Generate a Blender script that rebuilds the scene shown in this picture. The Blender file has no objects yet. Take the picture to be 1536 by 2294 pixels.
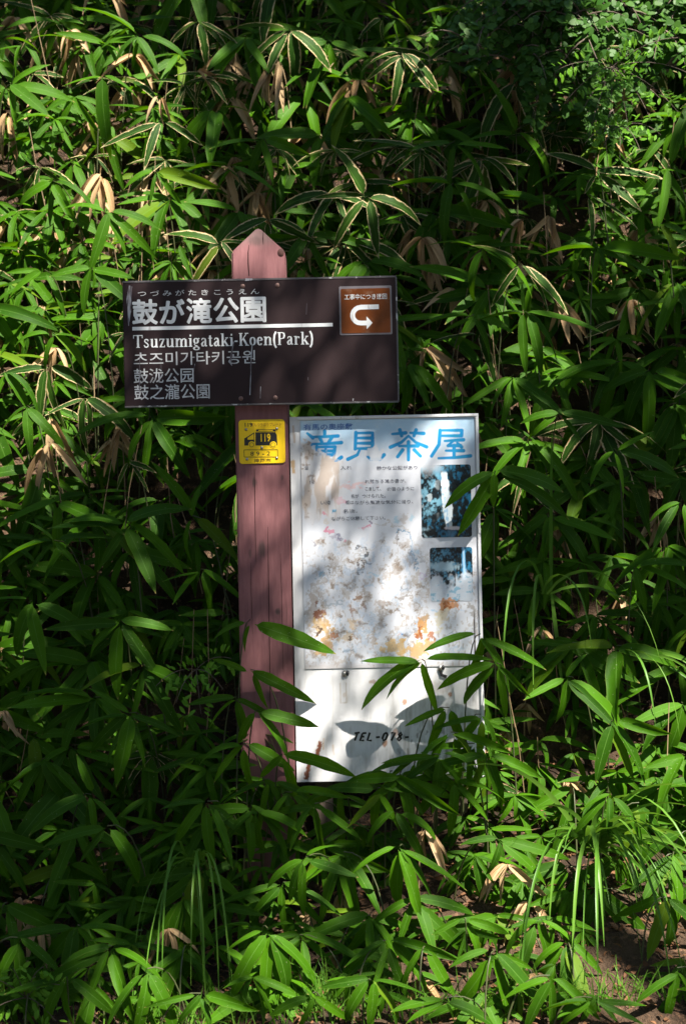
import bpy, bmesh, math, random
import numpy as np
from mathutils import Vector, Matrix
random.seed(7); rng = np.random.default_rng(11)
SC = bpy.context.scene
COL = SC.collection

# ------------------------------------------------------------------ camera
ROLL = math.radians(1.15)
CAMP = Vector((0.0, -3.4, 1.0)); DIST = 3.4
RIGHT = Vector((math.cos(ROLL), 0, -math.sin(ROLL))); UP = Vector((math.sin(ROLL), 0, math.cos(ROLL)))
cam = bpy.data.cameras.new('camera'); camo = bpy.data.objects.new('camera', cam); COL.objects.link(camo)
camo.matrix_world = Matrix(((RIGHT.x, UP.x, 0, CAMP.x), (0, 0, -1, CAMP.y), (RIGHT.z, UP.z, 0, CAMP.z), (0, 0, 0, 1)))
cam.sensor_fit = 'VERTICAL'; cam.sensor_height = 24.0; cam.lens = 24.0 * 3400 / 2294
cam.clip_start = 0.05; cam.clip_end = 500
cam.dof.use_dof = True; cam.dof.focus_distance = 3.38; cam.dof.aperture_fstop = 4.0
SC.camera = camo

# ------------------------------------------------------------------ sky, sun, exposure
EL, AZ = math.radians(54), math.radians(33)
SUN = Vector((math.sin(AZ) * math.cos(EL), -math.cos(AZ) * math.cos(EL), math.sin(EL)))
w = bpy.data.worlds.new('World'); SC.world = w; w.use_nodes = True
nt = w.node_tree; bg = nt.nodes['Background']
sky = nt.nodes.new('ShaderNodeTexSky'); sky.sky_type = 'NISHITA'; sky.sun_disc = False
sky.sun_elevation = EL; sky.sun_rotation = math.atan2(SUN.x, SUN.y)
nt.links.new(sky.outputs[0], bg.inputs[0]); bg.inputs[1].default_value = 0.05
sl = bpy.data.lights.new('sun', 'SUN'); sl.energy = 5.0; sl.angle = math.radians(0.53); sl.color = (1.0, 0.94, 0.84)
so = bpy.data.objects.new('sun', sl); COL.objects.link(so); so.location = SUN * 20
so.rotation_euler = (-SUN).to_track_quat('-Z', 'Y').to_euler()
SC.view_settings.view_transform = 'Standard'; SC.view_settings.look = 'None'
SC.view_settings.exposure = 2.02; SC.view_settings.gamma = 1.0; SC.view_settings.use_curve_mapping = False
SC.render.engine = 'CYCLES'
SC.cycles.max_bounces = 6; SC.cycles.transparent_max_bounces = 8

# ------------------------------------------------------------------ helpers
def P(px, py, Y):
    """photograph pixel -> world point at depth Y"""
    d = Y - CAMP.y; s = d / 3400.0
    return CAMP + Vector((0, d, 0)) + RIGHT * ((px - 768) * s) + UP * ((1147 - py) * s)
def proj(p):
    d = p[1] - CAMP.y; s = 3400.0 / d
    x, z = p[0] - CAMP.x, p[2] - CAMP.z
    return 768 + (x * RIGHT.x + z * RIGHT.z) * s, 1147 - (x * UP.x + z * UP.z) * s
BZ = [(-9, -0.10), (-0.75, -0.10), (-0.55, -0.04), (-0.4, 0.02), (-0.2, 0.09), (0, 0.20), (0.15, 0.36), (0.3, 0.58), (0.6, 1.15),
      (0.9, 1.80), (1.2, 2.42), (1.6, 3.05), (2.4, 3.9), (5, 5.6), (12, 8.5), (60, 16)]
BY_, BZ_ = [a for a, b in BZ], [b for a, b in BZ]
def hn(x, y): return 0.05 * math.sin(1.7 * x + 0.6) * math.cos(1.3 * y) + 0.03 * math.sin(4.1 * x + 2.2 * y) + 0.015 * math.sin(9.3 * x - 5 * y)
def zb(x, y):
    k = min(1, max(0, (y + 0.75) / 0.6))
    return float(np.interp(y, BY_, BZ_)) + k * hn(x, y)
def yb(z): return float(np.interp(z, BZ_[1:], BY_[1:]))
def front(px, py, off):
    Y = 0.2
    for _ in range(12): Y = 0.5 * Y + 0.5 * (yb(P(px, py, Y).z) - off)
    return Y
def tag(o, label=None, cat=None, group=None, kind=None):
    if label: o['label'] = label
    if cat: o['category'] = cat
    if group: o['group'] = group
    if kind: o['kind'] = kind
    return o
def link(name, data, parent=None):
    o = bpy.data.objects.new(name, data); COL.objects.link(o)
    if parent is not None: o.parent = parent
    return o
def empty(name, loc, label=None, cat=None, group=None):
    o = link(name, None); o.location = loc; o.empty_display_size = 0.05
    return tag(o, label, cat, group)
def mesh(name, verts, faces, mat=None, smooth=False, uvs=None):
    m = bpy.data.meshes.new(name); m.from_pydata([tuple(v) for v in verts], [], faces)
    if mat: m.materials.append(mat)
    if smooth: m.polygons.foreach_set('use_smooth', [True] * len(m.polygons))
    if uvs is not None:
        l = m.uv_layers.new(name='UVMap'); idx = np.zeros(len(m.loops), dtype=np.int32); m.loops.foreach_get('vertex_index', idx)
        l.data.foreach_set('uv', np.asarray(uvs, dtype=np.float32)[idx].ravel())
    m.update(); return m
def rel(o, parent):
    """child meshes are written in world coordinates; the thing's empty only moves"""
    o.parent = parent; o.location = -parent.location; return o
def box_bm(lo, hi, bev=0.0):
    bm = bmesh.new(); bmesh.ops.create_cube(bm, size=1)
    for v in bm.verts:
        v.co = Vector([lo[i] + (v.co[i] + .5) * (hi[i] - lo[i]) for i in range(3)])
    if bev: bmesh.ops.bevel(bm, geom=bm.edges[:], offset=bev, segments=2, affect='EDGES')
    return bm
def bm_obj(name, bm, mat, parent=None, smooth=False):
    m = bpy.data.meshes.new(name); bm.to_mesh(m); bm.free()
    if mat: m.materials.append(mat)
    if smooth: m.polygons.foreach_set('use_smooth', [True] * len(m.polygons))
    o = link(name, m)
    return rel(o, parent) if parent is not None else o

# ------------------------------------------------------------------ numpy value noise
_perm = rng.random((256, 256))
def vnoise(x, y):
    x = np.asarray(x, float); y = np.asarray(y, float)
    xi, yi = np.floor(x).astype(int), np.floor(y).astype(int); fx, fy = x - xi, y - yi
    fx, fy = fx * fx * (3 - 2 * fx), fy * fy * (3 - 2 * fy)
    g = lambda a, b: _perm[a % 256, b % 256]
    return (g(xi, yi) * (1 - fx) + g(xi + 1, yi) * fx) * (1 - fy) + (g(xi, yi + 1) * (1 - fx) + g(xi + 1, yi + 1) * fx) * fy
def fbm(x, y, o=4):
    r = 0; a = .5; t = 0
    for i in range(o): r = r + a * vnoise(x * 2 ** i + 17 * i, y * 2 ** i + 31 * i); t += a; a *= .5
    return r / t
def sstep(a, b, x): t = np.clip((x - a) / (b - a), 0, 1); return t * t * (3 - 2 * t)

# ------------------------------------------------------------------ materials
class NB:
    def __init__(s, name):
        s.m = bpy.data.materials.new(name); s.m.use_nodes = True; s.t = s.m.node_tree
        s.bsdf = s.t.nodes['Principled BSDF']; s.out = s.t.nodes['Material Output']
    def n(s, typ, **kw):
        x = s.t.nodes.new(typ)
        for k, v in kw.items(): setattr(x, k, v)
        return x
    def l(s, a, b): s.t.links.new(a, b)
    def setin(s, sock, v):
        if hasattr(v, 'is_output'): s.l(v, sock)
        else: sock.default_value = v
    def math(s, op, a, b=0.0, c=None, clamp=False):
        x = s.n('ShaderNodeMath', operation=op, use_clamp=clamp); s.setin(x.inputs[0], a); s.setin(x.inputs[1], b)
        if c is not None: s.setin(x.inputs[2], c)
        return x.outputs[0]
    def mix(s, f, a, b, typ='MIX'):
        x = s.n('ShaderNodeMix', data_type='RGBA', blend_type=typ); s.setin(x.inputs['Factor'], f)
        for k, v in (('A', a), ('B', b)):
            i = [q for q in x.inputs if q.name == k and q.type == 'RGBA'][0]
            s.setin(i, v if hasattr(v, 'is_output') else (*v, 1))
        return [q for q in x.outputs if q.type == 'RGBA'][0]
    def noise(s, scale, vec=None, detail=4, rough=.55, dist=0):
        x = s.n('ShaderNodeTexNoise'); x.inputs['Scale'].default_value = scale; x.inputs['Detail'].default_value = detail
        x.inputs['Roughness'].default_value = rough; x.inputs['Distortion'].default_value = dist
        if vec is not None: s.l(vec, x.inputs['Vector'])
        return x.outputs[0]
    def coord(s, which='Object', scale=(1, 1, 1)):
        c = s.n('ShaderNodeTexCoord').outputs[which]; mp = s.n('ShaderNodeMapping'); mp.inputs['Scale'].default_value = scale
        s.l(c, mp.inputs['Vector']); return mp.outputs[0]
    def step(s, v, a, b):
        x = s.n('ShaderNodeMapRange', interpolation_type='SMOOTHSTEP'); s.setin(x.inputs[0], v)
        x.inputs[1].default_value = a; x.inputs[2].default_value = b; return x.outputs[0]
    def bump(s, h, strength=.3, dist=.002):
        x = s.n('ShaderNodeBump'); x.inputs['Strength'].default_value = strength; x.inputs['Distance'].default_value = dist
        s.l(h, x.inputs['Height']); s.l(x.outputs[0], s.bsdf.inputs['Normal'])
    def fin(s, col, rough=.5, spec=.5):
        s.setin(s.bsdf.inputs['Base Color'], col if hasattr(col, 'is_output') else (*col, 1))
        s.setin(s.bsdf.inputs['Roughness'], rough); s.bsdf.inputs['Specular IOR Level'].default_value = spec
        return s.m

def leaf_material(name, kind, rnd_attr=False):
    b = NB(name)
    uv = b.n('ShaderNodeTexCoord').outputs['UV']; sx = b.n('ShaderNodeSeparateXYZ'); b.l(uv, sx.inputs[0])
    u, v = sx.outputs[0], sx.outputs[1]
    a = b.math('ABSOLUTE', b.math('MULTIPLY_ADD', u, 2.0, -1.0))
    if rnd_attr:
        at = b.n('ShaderNodeAttribute', attribute_name='rnd'); rnd = at.outputs['Fac']
    else: rnd = b.n('ShaderNodeObjectInfo').outputs['Random']
    oc = b.coord('Object', (1, 1, 1))
    cmb = b.n('ShaderNodeCombineXYZ'); b.l(b.math('MULTIPLY', u, 1.0), cmb.inputs[0]); b.l(b.math('MULTIPLY', v, 6.0), cmb.inputs[1]); b.l(b.math('MULTIPLY', rnd, 97.0), cmb.inputs[2])
    uvn = cmb.outputs[0]
    n1 = b.noise(1.6, uvn, 4); n2 = b.noise(7.0, uvn, 3)
    if kind == 'dry':
        st = b.n('ShaderNodeCombineXYZ'); b.l(b.math('MULTIPLY', u, 9.0), st.inputs[0]); b.l(v, st.inputs[1]); b.l(b.math('MULTIPLY', rnd, 50.0), st.inputs[2])
        col = b.mix(b.step(b.noise(2.0, st.outputs[0]), .35, .65), (0.20, 0.105, 0.045), (0.46, 0.30, 0.15))
        col = b.mix(b.math('MULTIPLY', rnd, .6), col, (0.55, 0.42, 0.26)); tr = (0.35, 0.20, 0.08); trf = .22; rough = .7
    else:
        g1, g2 = ((0.007, 0.036, 0.0008), (0.056, 0.162, 0.002)) if kind == 'green' else ((0.008, 0.032, 0.004), (0.022, 0.058, 0.006))
        f = b.math('ADD', b.math('MULTIPLY', rnd, .75), b.math('MULTIPLY', n1, .3), clamp=True)
        col = b.mix(f, g1, g2)
        vein = b.math('SINE', b.math('MULTIPLY', a, 75.0))
        col = b.mix(b.math('MULTIPLY_ADD', vein, .12, .12), col, (0.055, 0.145, 0.012))
        col = b.mix(b.math('MULTIPLY', b.step(n1, .58, .74), .25), col, (0.045, 0.11, 0.012))
        col = b.mix(b.math('MULTIPLY', b.step(rnd, .955, .975), .45), col, (0.12, 0.15, 0.010))
        col = b.mix(b.math('MULTIPLY', b.step(a, .07, .02), .55), col, (0.11, 0.23, 0.04))
        if kind == 'green':
            col = b.mix(b.math('MULTIPLY', b.step(a, .90, 1.0), .35), col, (0.16, 0.22, 0.03))
            ye = b.step(b.math('ADD', v, b.math('MULTIPLY', n2, .1)), .985, 1.06)
            col = b.mix(ye, col, (0.38, 0.27, 0.10))
            col = b.mix(b.math('MULTIPLY', b.step(n2, .695, .73), .7), col, (0.40, 0.42, 0.26))
            tr = (0.13, 0.29, 0.001)
        else:
            thr = b.math('ADD', b.math('ADD', a, b.math('MULTIPLY_ADD', n2, .34, -.17)), b.math('MULTIPLY_ADD', n1, .7, -.36))
            tip = b.step(b.math('ADD', v, b.math('MULTIPLY_ADD', n2, .16, -.08)), .88, .97)
            e = b.math('MAXIMUM', b.step(thr, .77, .85), tip)
            cr = b.mix(n1, (0.46, 0.35, 0.17), (0.60, 0.51, 0.30))
            cr = b.mix(b.step(thr, .92, 1.02), cr, (0.34, 0.19, 0.08))
            col = b.mix(e, col, cr); tr = (0.14, 0.22, 0.04)
        trf = .36; rough = b.math('MULTIPLY_ADD', n1, .2, .38)
    b.fin(col, rough, .10)
    hv = b.math('ADD', b.math('SINE', b.math('MULTIPLY', a, 60.0)), b.math('MULTIPLY', n2, 2.0)); b.bump(hv, .22, .0006)
    t = b.n('ShaderNodeBsdfTranslucent'); b.l(b.mix(.55, col, tr), t.inputs[0])
    mx = b.n('ShaderNodeMixShader'); mx.inputs[0].default_value = trf
    b.l(b.bsdf.outputs[0], mx.inputs[1]); b.l(t.outputs[0], mx.inputs[2]); b.l(mx.outputs[0], b.out.inputs[0])
    return b.m
MG = leaf_material('bamboo_leaf_green', 'green'); ME = leaf_material('bamboo_leaf_cream_edged', 'edged'); MD = leaf_material('bamboo_leaf_dry', 'dry')
MGs = leaf_material('undergrowth_green', 'green', True); MEs = leaf_material('undergrowth_edged', 'edged', True); MDs = leaf_material('undergrowth_dry', 'dry', True)

b = NB('culm'); MST = b.fin(b.mix(b.noise(30, b.coord('Object', (1, 1, .2))), (0.025, 0.04, 0.012), (0.075, 0.075, 0.028)), .5)
b = NB('dry_culm'); MSD = b.fin(b.mix(b.noise(40, b.coord('Object', (1, 1, .2))), (0.10, 0.06, 0.03), (0.30, 0.21, 0.11)), .7)
def simple_leaf(name, c1, c2, tr, rough=.45):
    b = NB(name); oi = b.n('ShaderNodeAttribute', attribute_name='rnd').outputs['Fac']
    col = b.mix(b.math('MULTIPLY_ADD', oi, .8, b.math('MULTIPLY', b.noise(25, b.coord()), .2)), c1, c2); b.fin(col, rough, .15)
    t = b.n('ShaderNodeBsdfTranslucent'); b.l(b.mix(.5, col, tr), t.inputs[0]); mx = b.n('ShaderNodeMixShader'); mx.inputs[0].default_value = .3
    b.l(b.bsdf.outputs[0], mx.inputs[1]); b.l(t.outputs[0], mx.inputs[2]); b.l(mx.outputs[0], b.out.inputs[0]); return b.m
MSH = simple_leaf('shrub_leaf', (0.022, 0.075, 0.010), (0.06, 0.14, 0.018), (0.12, 0.26, 0.01))
MFE = simple_leaf('fern_leaf', (0.07, 0.20, 0.010), (0.13, 0.28, 0.02), (0.20, 0.40, 0.01))
MGR = simple_leaf('grass_blade', (0.05, 0.14, 0.015), (0.12, 0.24, 0.03), (0.20, 0.40, 0.02), .35)
MTR = simple_leaf('tree_leaf', (0.03, 0.08, 0.01), (0.06, 0.14, 0.02), (0.07, 0.18, 0.01))
MLI = simple_leaf('litter_leaf', (0.06, 0.028, 0.014), (0.24, 0.12, 0.06), (0.2, 0.1, 0.04), .8)
b = NB('bark'); nz = b.noise(9, b.coord('Object', (3, 3, .5)), 6); MBK = b.fin(b.mix(nz, (0.05, 0.035, 0.025), (0.16, 0.12, 0.09)), .9); b.bump(nz, .8, .02)

b = NB('bank_soil'); c = b.coord()
n1 = b.noise(5, c, 6); n2 = b.noise(42, c, 5, .7); n3 = b.noise(160, c, 3)
col = b.mix(b.step(n1, .35, .65), (0.022, 0.014, 0.009), (0.075, 0.046, 0.028))
col = b.mix(b.step(n2, .52, .66), col, (0.15, 0.085, 0.05)); col = b.mix(b.step(n3, .6, .72), col, (0.028, 0.02, 0.014))
MSOIL = b.fin(col, .95, .2); b.bump(b.math('ADD', n2, b.math('MULTIPLY', n3, .5)), 1.0, .02)
b = NB('asphalt'); c = b.coord(); n2 = b.noise(220, c, 3)
MROAD = b.fin(b.mix(n2, (0.035, 0.035, 0.036), (0.085, 0.083, 0.08)), .9); b.bump(n2, .6, .004)

# post paint: worn red-brown over timber
b = NB('post_paint'); c = b.coord('Object', (1, 1, .12)); c1 = b.coord('Object', (1, 1, 1))
gr = b.noise(120, c, 5, .65); bl = b.noise(11, c1, 4)
col = b.mix(b.step(gr, .3, .7), (0.165, 0.066, 0.071), (0.215, 0.090, 0.095))
col = b.mix(b.math('MULTIPLY', b.step(bl, .5, .75), .45), col, (0.15, 0.055, 0.06))
z = b.n('ShaderNodeSeparateXYZ'); b.l(b.coord('Object'), z.inputs[0])
topw = b.math('MULTIPLY', b.step(b.math('ADD', z.outputs[2], b.math('MULTIPLY_ADD', bl, .06, -.03)), 1.585, 1.625), .75)
col = b.mix(topw, col, (0.145, 0.10, 0.095))
col = b.mix(b.math('MULTIPLY', b.step(b.noise(95, b.coord('Object', (1, 1, .05)), 2), .68, .74), .35), col, (0.05, 0.022, 0.022))
col = b.mix(b.math('MULTIPLY', b.step(b.noise(14, b.coord('Object', (1, 1, .55)), 3, .6), .70, .76), .7), col, (0.055, 0.035, 0.032))
for kx_, kz_, rx_, rz_, am_ in ((570, 1080, .005, .010, .8), (587, 1229, .008, .018, .75), (621, 1370, .006, .007, .85), (560, 1240, .003, .010, .6), (575, 540, .018, .010, .45), (600, 1560, .006, .014, .6), (632, 1070, .003, .006, .6)):
    kp = P(kx_, kz_, 0.0); vm = b.n('ShaderNodeVectorMath', operation='SUBTRACT'); b.l(b.coord('Object'), vm.inputs[0]); vm.inputs[1].default_value = kp
    vs = b.n('ShaderNodeVectorMath', operation='MULTIPLY'); b.l(vm.outputs[0], vs.inputs[0]); vs.inputs[1].default_value = (1 / rx_, 6, 1 / rz_)
    vl = b.n('ShaderNodeVectorMath', operation='LENGTH'); b.l(vs.outputs[0], vl.inputs[0])
    dn = b.math('ADD', vl.outputs['Value'], b.math('MULTIPLY_ADD', gr, 1.6, -.8))
    col = b.mix(b.math('MULTIPLY', b.step(dn, 1.5, .4), am_), col, (0.05, 0.034, 0.032))
MPOST = b.fin(col, .62, .35); b.bump(gr, .5, .0015)
b = NB('post_crack'); MCRK = b.fin((0.03, 0.014, 0.014), .9, .1)
b = NB('knot'); n1 = b.noise(120, b.coord()); MKN = b.fin(b.mix(n1, (0.02, 0.012, 0.01), (0.09, 0.04, 0.035)), .8, .2); b.bump(n1, .6, .002)
b = NB('board_brown'); c = b.coord(); sc_ = b.noise(55, b.coord('Object', (1, 1, .06)), 3); n1 = b.noise(7, c, 5)
col = b.mix(n1, (0.019, 0.0095, 0.0115), (0.030, 0.016, 0.0175))
col = b.mix(b.math('MULTIPLY', b.step(sc_, .70, .78), .25), col, (0.20, 0.19, 0.2))
MBRD = b.fin(col, b.math('MULTIPLY_ADD', n1, .2, .5), .22)
b = NB('board_edge'); n1 = b.noise(60, b.coord()); MEDG = b.fin(b.mix(b.step(n1, .58, .66), (0.10, 0.09, 0.095), (0.5, 0.5, 0.5)), .45, .5)
def worn(name, c1, c2, sc=(1, 1, .12), s=85, lo=.58, hi=.72, amt=.75, rough=.55):
    b = NB(name); n1 = b.noise(s, b.coord('Object', sc), 4, .6)
    return b.fin(b.mix(b.math('MULTIPLY', b.step(n1, lo, hi), amt), c1, c2), rough, .3)
MWL = worn('white_lettering', (0.74, 0.75, 0.77), (0.36, 0.33, 0.34))
MWT = worn('thin_lettering', (0.58, 0.58, 0.60), (0.20, 0.17, 0.18), lo=.5)
MSCR = worn('scratched_paint', (0.38, 0.38, 0.42), (0.07, 0.05, 0.06), s=160, lo=.42, hi=.55, amt=.9)
MSTK = worn('sticker_brown', (0.150, 0.040, 0.009), (0.26, 0.15, 0.10), (1, 1, 1), 30, .55, .75, .6, .3)
b = NB('sticker_film'); MFLM = b.fin((0.20, 0.18, 0.20), .25, .6)
MYEL = worn('plate_yellow', (0.86, 0.56, 0.012), (0.62, 0.38, 0.02), (1, 1, .4), 40, .5, .75, .5, .45)
b = NB('plate_black'); MBLK = b.fin((0.012, 0.011, 0.010), .5)
b = NB('plate_red_print'); MRED = b.fin((0.35, 0.15, 0.02), .5)
b = NB('rusty_screw'); n1 = b.noise(400, b.coord()); MRST = b.fin(b.mix(n1, (0.10, 0.05, 0.04), (0.26, 0.16, 0.14)), .6); b.bsdf.inputs['Metallic'].default_value = .35
b = NB('steel_screw'); MSTL = b.fin((0.35, 0.33, 0.30), .35); b.bsdf.inputs['Metallic'].default_value = .8
b = NB('black_print'); MINK = worn('black_print', (0.06, 0.065, 0.10), (0.42, 0.42, 0.45), (1, 1, 1), 190, .5, .62, .9)
MBLU = worn('blue_print', (0.035, 0.12, 0.42), (0.25, 0.35, 0.60), (1, 1, 1), 160, .5, .7, .6)
MCYP = worn('cyan_print', (0.10, 0.42, 0.66), (0.5, 0.6, 0.7), (1, 1, 1), 160, .5, .7, .7)
def painted(name, rough=.5, spec=.4, bump=.15):
    b = NB(name); at = b.n('ShaderNodeVertexColor', layer_name='print'); n1 = b.noise(180, b.coord(), 4)
    col = b.mix(.12, at.outputs[0], b.mix(n1, (0.5, 0.5, 0.5), (1, 1, 1)), 'MULTIPLY'); m = b.fin(col, b.math('MULTIPLY_ADD', n1, .2, rough - .1), spec); b.bump(n1, bump, .001); return m
MPAPER = painted('poster_print', .42); MPANEL = painted('panel_paint', .55); MPHOTO = painted('photo_print', .3, .5, .03)
MFRM = worn('white_frame', (0.70, 0.70, 0.72), (0.36, 0.30, 0.26), (1, 1, .1), 70, .62, .72, .7, .5)
b = NB('dark_metal'); MDK = b.fin((0.02, 0.02, 0.022), .4)

# ------------------------------------------------------------------ ground, bank, road
def terrain():
    xs = np.concatenate([np.linspace(-40, -3, 22), np.linspace(-2.9, 2.9, 110), np.linspace(3, 40, 22)])
    ys = np.concatenate([np.linspace(-0.75, 2.6, 90), np.linspace(2.8, 60, 26)])
    V, F = [], []
    for y in ys:
        for x in xs:
            s = .012 * math.sin(37 * x + 11 * y) * math.sin(29 * y) if y < 2.6 else 0
            V.append((x, y, zb(x, y) + s * min(1, (y + .75) * 3)))
    n = len(xs)
    for j in range(len(ys) - 1):
        for i in range(n - 1): F.append((j * n + i, j * n + i + 1, (j + 1) * n + i + 1, (j + 1) * n + i))
    o = link('bank', mesh('bank', V, F, MSOIL, True)); tag(o, 'steep earth bank with bare brown soil at its foot', 'bank', kind='structure')
terrain()
o = link('road', mesh('road', [(-40, -40, -.105), (40, -40, -.105), (40, -.6, -.105), (-40, -.6, -.105)], [(0, 1, 2, 3)], MROAD)); tag(o, 'grey asphalt road at the foot of the bank', 'road', kind='structure')

# ------------------------------------------------------------------ signpost
YP = 0.0                                   # front face of the post
WX = lambda px, py, Y=YP: P(px, py, Y).x
WZ = lambda px, py, Y=YP: P(px, py, Y).z
pc = WX(587, 1000); ptop = WZ(583, 511); psh = WZ(579, 563)
post_r = empty('signpost', (pc, YP + .06, zb(pc, .06)), 'red-brown wooden signpost with pointed top carrying a dark brown park board', 'signpost')
def extr(poly, y0, y1, bev=0):
    bm = bmesh.new(); vs = [bm.verts.new((x, y0, z)) for x, z in poly]; f = bm.faces.new(vs)
    r = bmesh.ops.extrude_face_region(bm, geom=[f]); bmesh.ops.translate(bm, verts=[e for e in r['geom'] if isinstance(e, bmesh.types.BMVert)], vec=(0, y1 - y0, 0))
    bmesh.ops.recalc_face_normals(bm, faces=bm.faces)
    if bev: bmesh.ops.bevel(bm, geom=bm.edges[:], offset=bev, segments=2, affect='EDGES')
    return bm
hw = .0592
bm_obj('post', extr([(pc - hw, -.1), (pc + hw, -.1), (pc + hw, psh), (pc + .004, ptop), (pc - .002, ptop), (pc - hw, psh)], YP, YP + .118, .003), MPOST, post_r)
def ribbon(pts, wd, y, mat, name, parent, y1=None):
    """thin flat strip through world (x,z) points"""
    V, F = [], []
    for i, (x, z_) in enumerate(pts):
        a = pts[max(0, i - 1)]; c = pts[min(len(pts) - 1, i + 1)]; dx, dz = c[0] - a[0], c[1] - a[1]; l = math.hypot(dx, dz) or 1
        ww = wd[i] / 2 if isinstance(wd, (list, tuple)) else wd / 2
        V += [(x - dz / l * ww, y, z_ + dx / l * ww), (x + dz / l * ww, y, z_ - dx / l * ww)]
        if i: F.append((2 * i - 2, 2 * i - 1, 2 * i + 1, 2 * i))
    o = link(name, mesh(name, V, F, mat)); return rel(o, parent)
rp = lambda pts, Y=YP: [(WX(a, c, Y), WZ(a, c, Y)) for a, c in pts]
for pts, wd in (([(590, 514), (589, 535), (590, 548)], [.0006, .0018, .0006]), ([(558, 548), (556, 565), (556, 590), (558, 618)], [.0006, .0022, .0026, .0018]),
                ([(570, 1050), (571, 1100), (572, 1190), (574, 1260)], [.0008, .0016, .0012, .0005]),
                ([(600, 1180), (601, 1260), (603, 1400), (606, 1600)], [.0006, .0016, .0016, .0012]),
                ([(562, 1260), (563, 1330), (566, 1420)], [.0005, .001, .0005]), ([(628, 1240), (631, 1330), (634, 1500)], [.0005, .0011, .0006])):
    ribbon(rp(pts), wd, YP - .0006, MCRK, 'crack', post_r)
def disc(px, py, rx, rz, Y, mat, name, parent, dome=.002, seg=16):
    p = P(px, py, Y); V = [(p.x, Y - dome, p.z)]; F = []
    for k in range(2):
        r = (.6, 1)[k]; dy = (dome * .8, 0)[k]
        V += [(p.x + math.cos(t) * rx * r, Y - dy, p.z + math.sin(t) * rz * r) for t in [i * 2 * math.pi / seg for i in range(seg)]]
    for i in range(seg):
        j = (i + 1) % seg; F += [(0, 1 + i, 1 + j), (1 + i, 1 + seg + i, 1 + seg + j, 1 + j)]
    return rel(link(name, mesh(name, V, F, mat, True)), parent)
disc(629, 566, .0075, .009, YP - .0005, MKN, 'knot', post_r)


# board
YB = -0.024
bc = P(583.6, 765.2, YB)
BW, BH = .3065 * .9929, .1405 * .9929
board = bm_obj('direction_board', box_bm((bc.x - BW, YB, bc.z - BH), (bc.x + BW, YP - .004, bc.z + BH), .0015), MBRD, post_r)
def sub(o, part):                               # sub-part of a part: both are written in world coordinates
    o.parent = part; o.location = (0, 0, 0); return o
for nm, a, c in (('edge_strip', (bc.x - BW, bc.z + BH - .0028), (bc.x + BW, bc.z + BH + .0012)), ('edge_strip', (bc.x + BW - .0022, bc.z - BH + .001), (bc.x + BW + .0012, bc.z + BH - .003)),
                 ('edge_strip', (bc.x - BW, bc.z - BH - .0012), (bc.x + BW, bc.z - BH + .002))):
    sub(bm_obj(nm, box_bm((a[0], YB - .001, a[1]), (c[0], YP - .006, c[1])), MEDG), board)
def text_mesh(s, offset=0.0, extrude=.0):
    cu = bpy.data.curves.new('txt', 'FONT'); cu.body = s; cu.size = 1; cu.offset = offset; cu.extrude = extrude; cu.resolution_u = 3
    ob = bpy.data.objects.new('txt', cu); COL.objects.link(ob)
    dg = bpy.context.evaluated_depsgraph_get(); me = bpy.data.meshes.new_from_object(ob.evaluated_get(dg))
    bpy.data.objects.remove(ob); bpy.data.curves.remove(cu); return me
def lettering(s, cx, cy, wpx, hpx, Y, mat, offset=0.0, name='lettering', skew=0.0, ext=.0):
    me = text_mesh(s, offset, 0); n = len(me.vertices); co = np.zeros(n * 3); me.vertices.foreach_get('co', co); co = co.reshape(-1, 3)
    lo, hi = co.min(0), co.max(0); k = (Y + 3.4) / 3400; p = P(cx, cy, Y)
    x = ((co[:, 0] - lo[0]) / (hi[0] - lo[0]) - .5) * wpx * k; zz = ((co[:, 1] - lo[1]) / (hi[1] - lo[1]) - .5) * hpx * k
    out = np.stack([p.x + x + skew * zz, np.full(n, Y), p.z + zz], 1); me.vertices.foreach_set('co', out.ravel()); me.materials.clear(); me.materials.append(mat); me.update()
    me.name = name; return link(name, me)
YL = YB - .0008
sub(lettering('つ づ み が た き こ う え ん', 445, 655, 272, 13, YL, MWT, .004), board)
for i, ch in enumerate('鼓が滝公園'):
    hh = 58 if ch != 'が' else 56; parts_ = []
    for k in range(9):                       # heavy rounded strokes: the glyph widened in every direction
        a_ = k * math.pi / 4; rr = 1.7 if k < 8 else 0
        parts_.append(lettering(ch, 325 + i * 60.6 + rr * math.cos(a_), 699 - i * 1.35 + rr * math.sin(a_), 54, hh - 4, YL - .00006 * (k + 1), MWL, .0))
    tv, tf = [], []
    for q_ in parts_:
        n_0 = len(tv); tv += [tuple(v.co) for v in q_.data.vertices]; tf += [tuple(n_0 + v for v in p_.vertices) for p_ in q_.data.polygons]; bpy.data.objects.remove(q_)
    sub(link('lettering', mesh('lettering', tv, tf, MWL)), board)
sub(ribbon([(WX(297, 737, YB), WZ(520, 732, YB)), (WX(745, 727, YB), WZ(520, 732, YB))], .0078, YL, MWL, 'rule_line', post_r), board)
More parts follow.
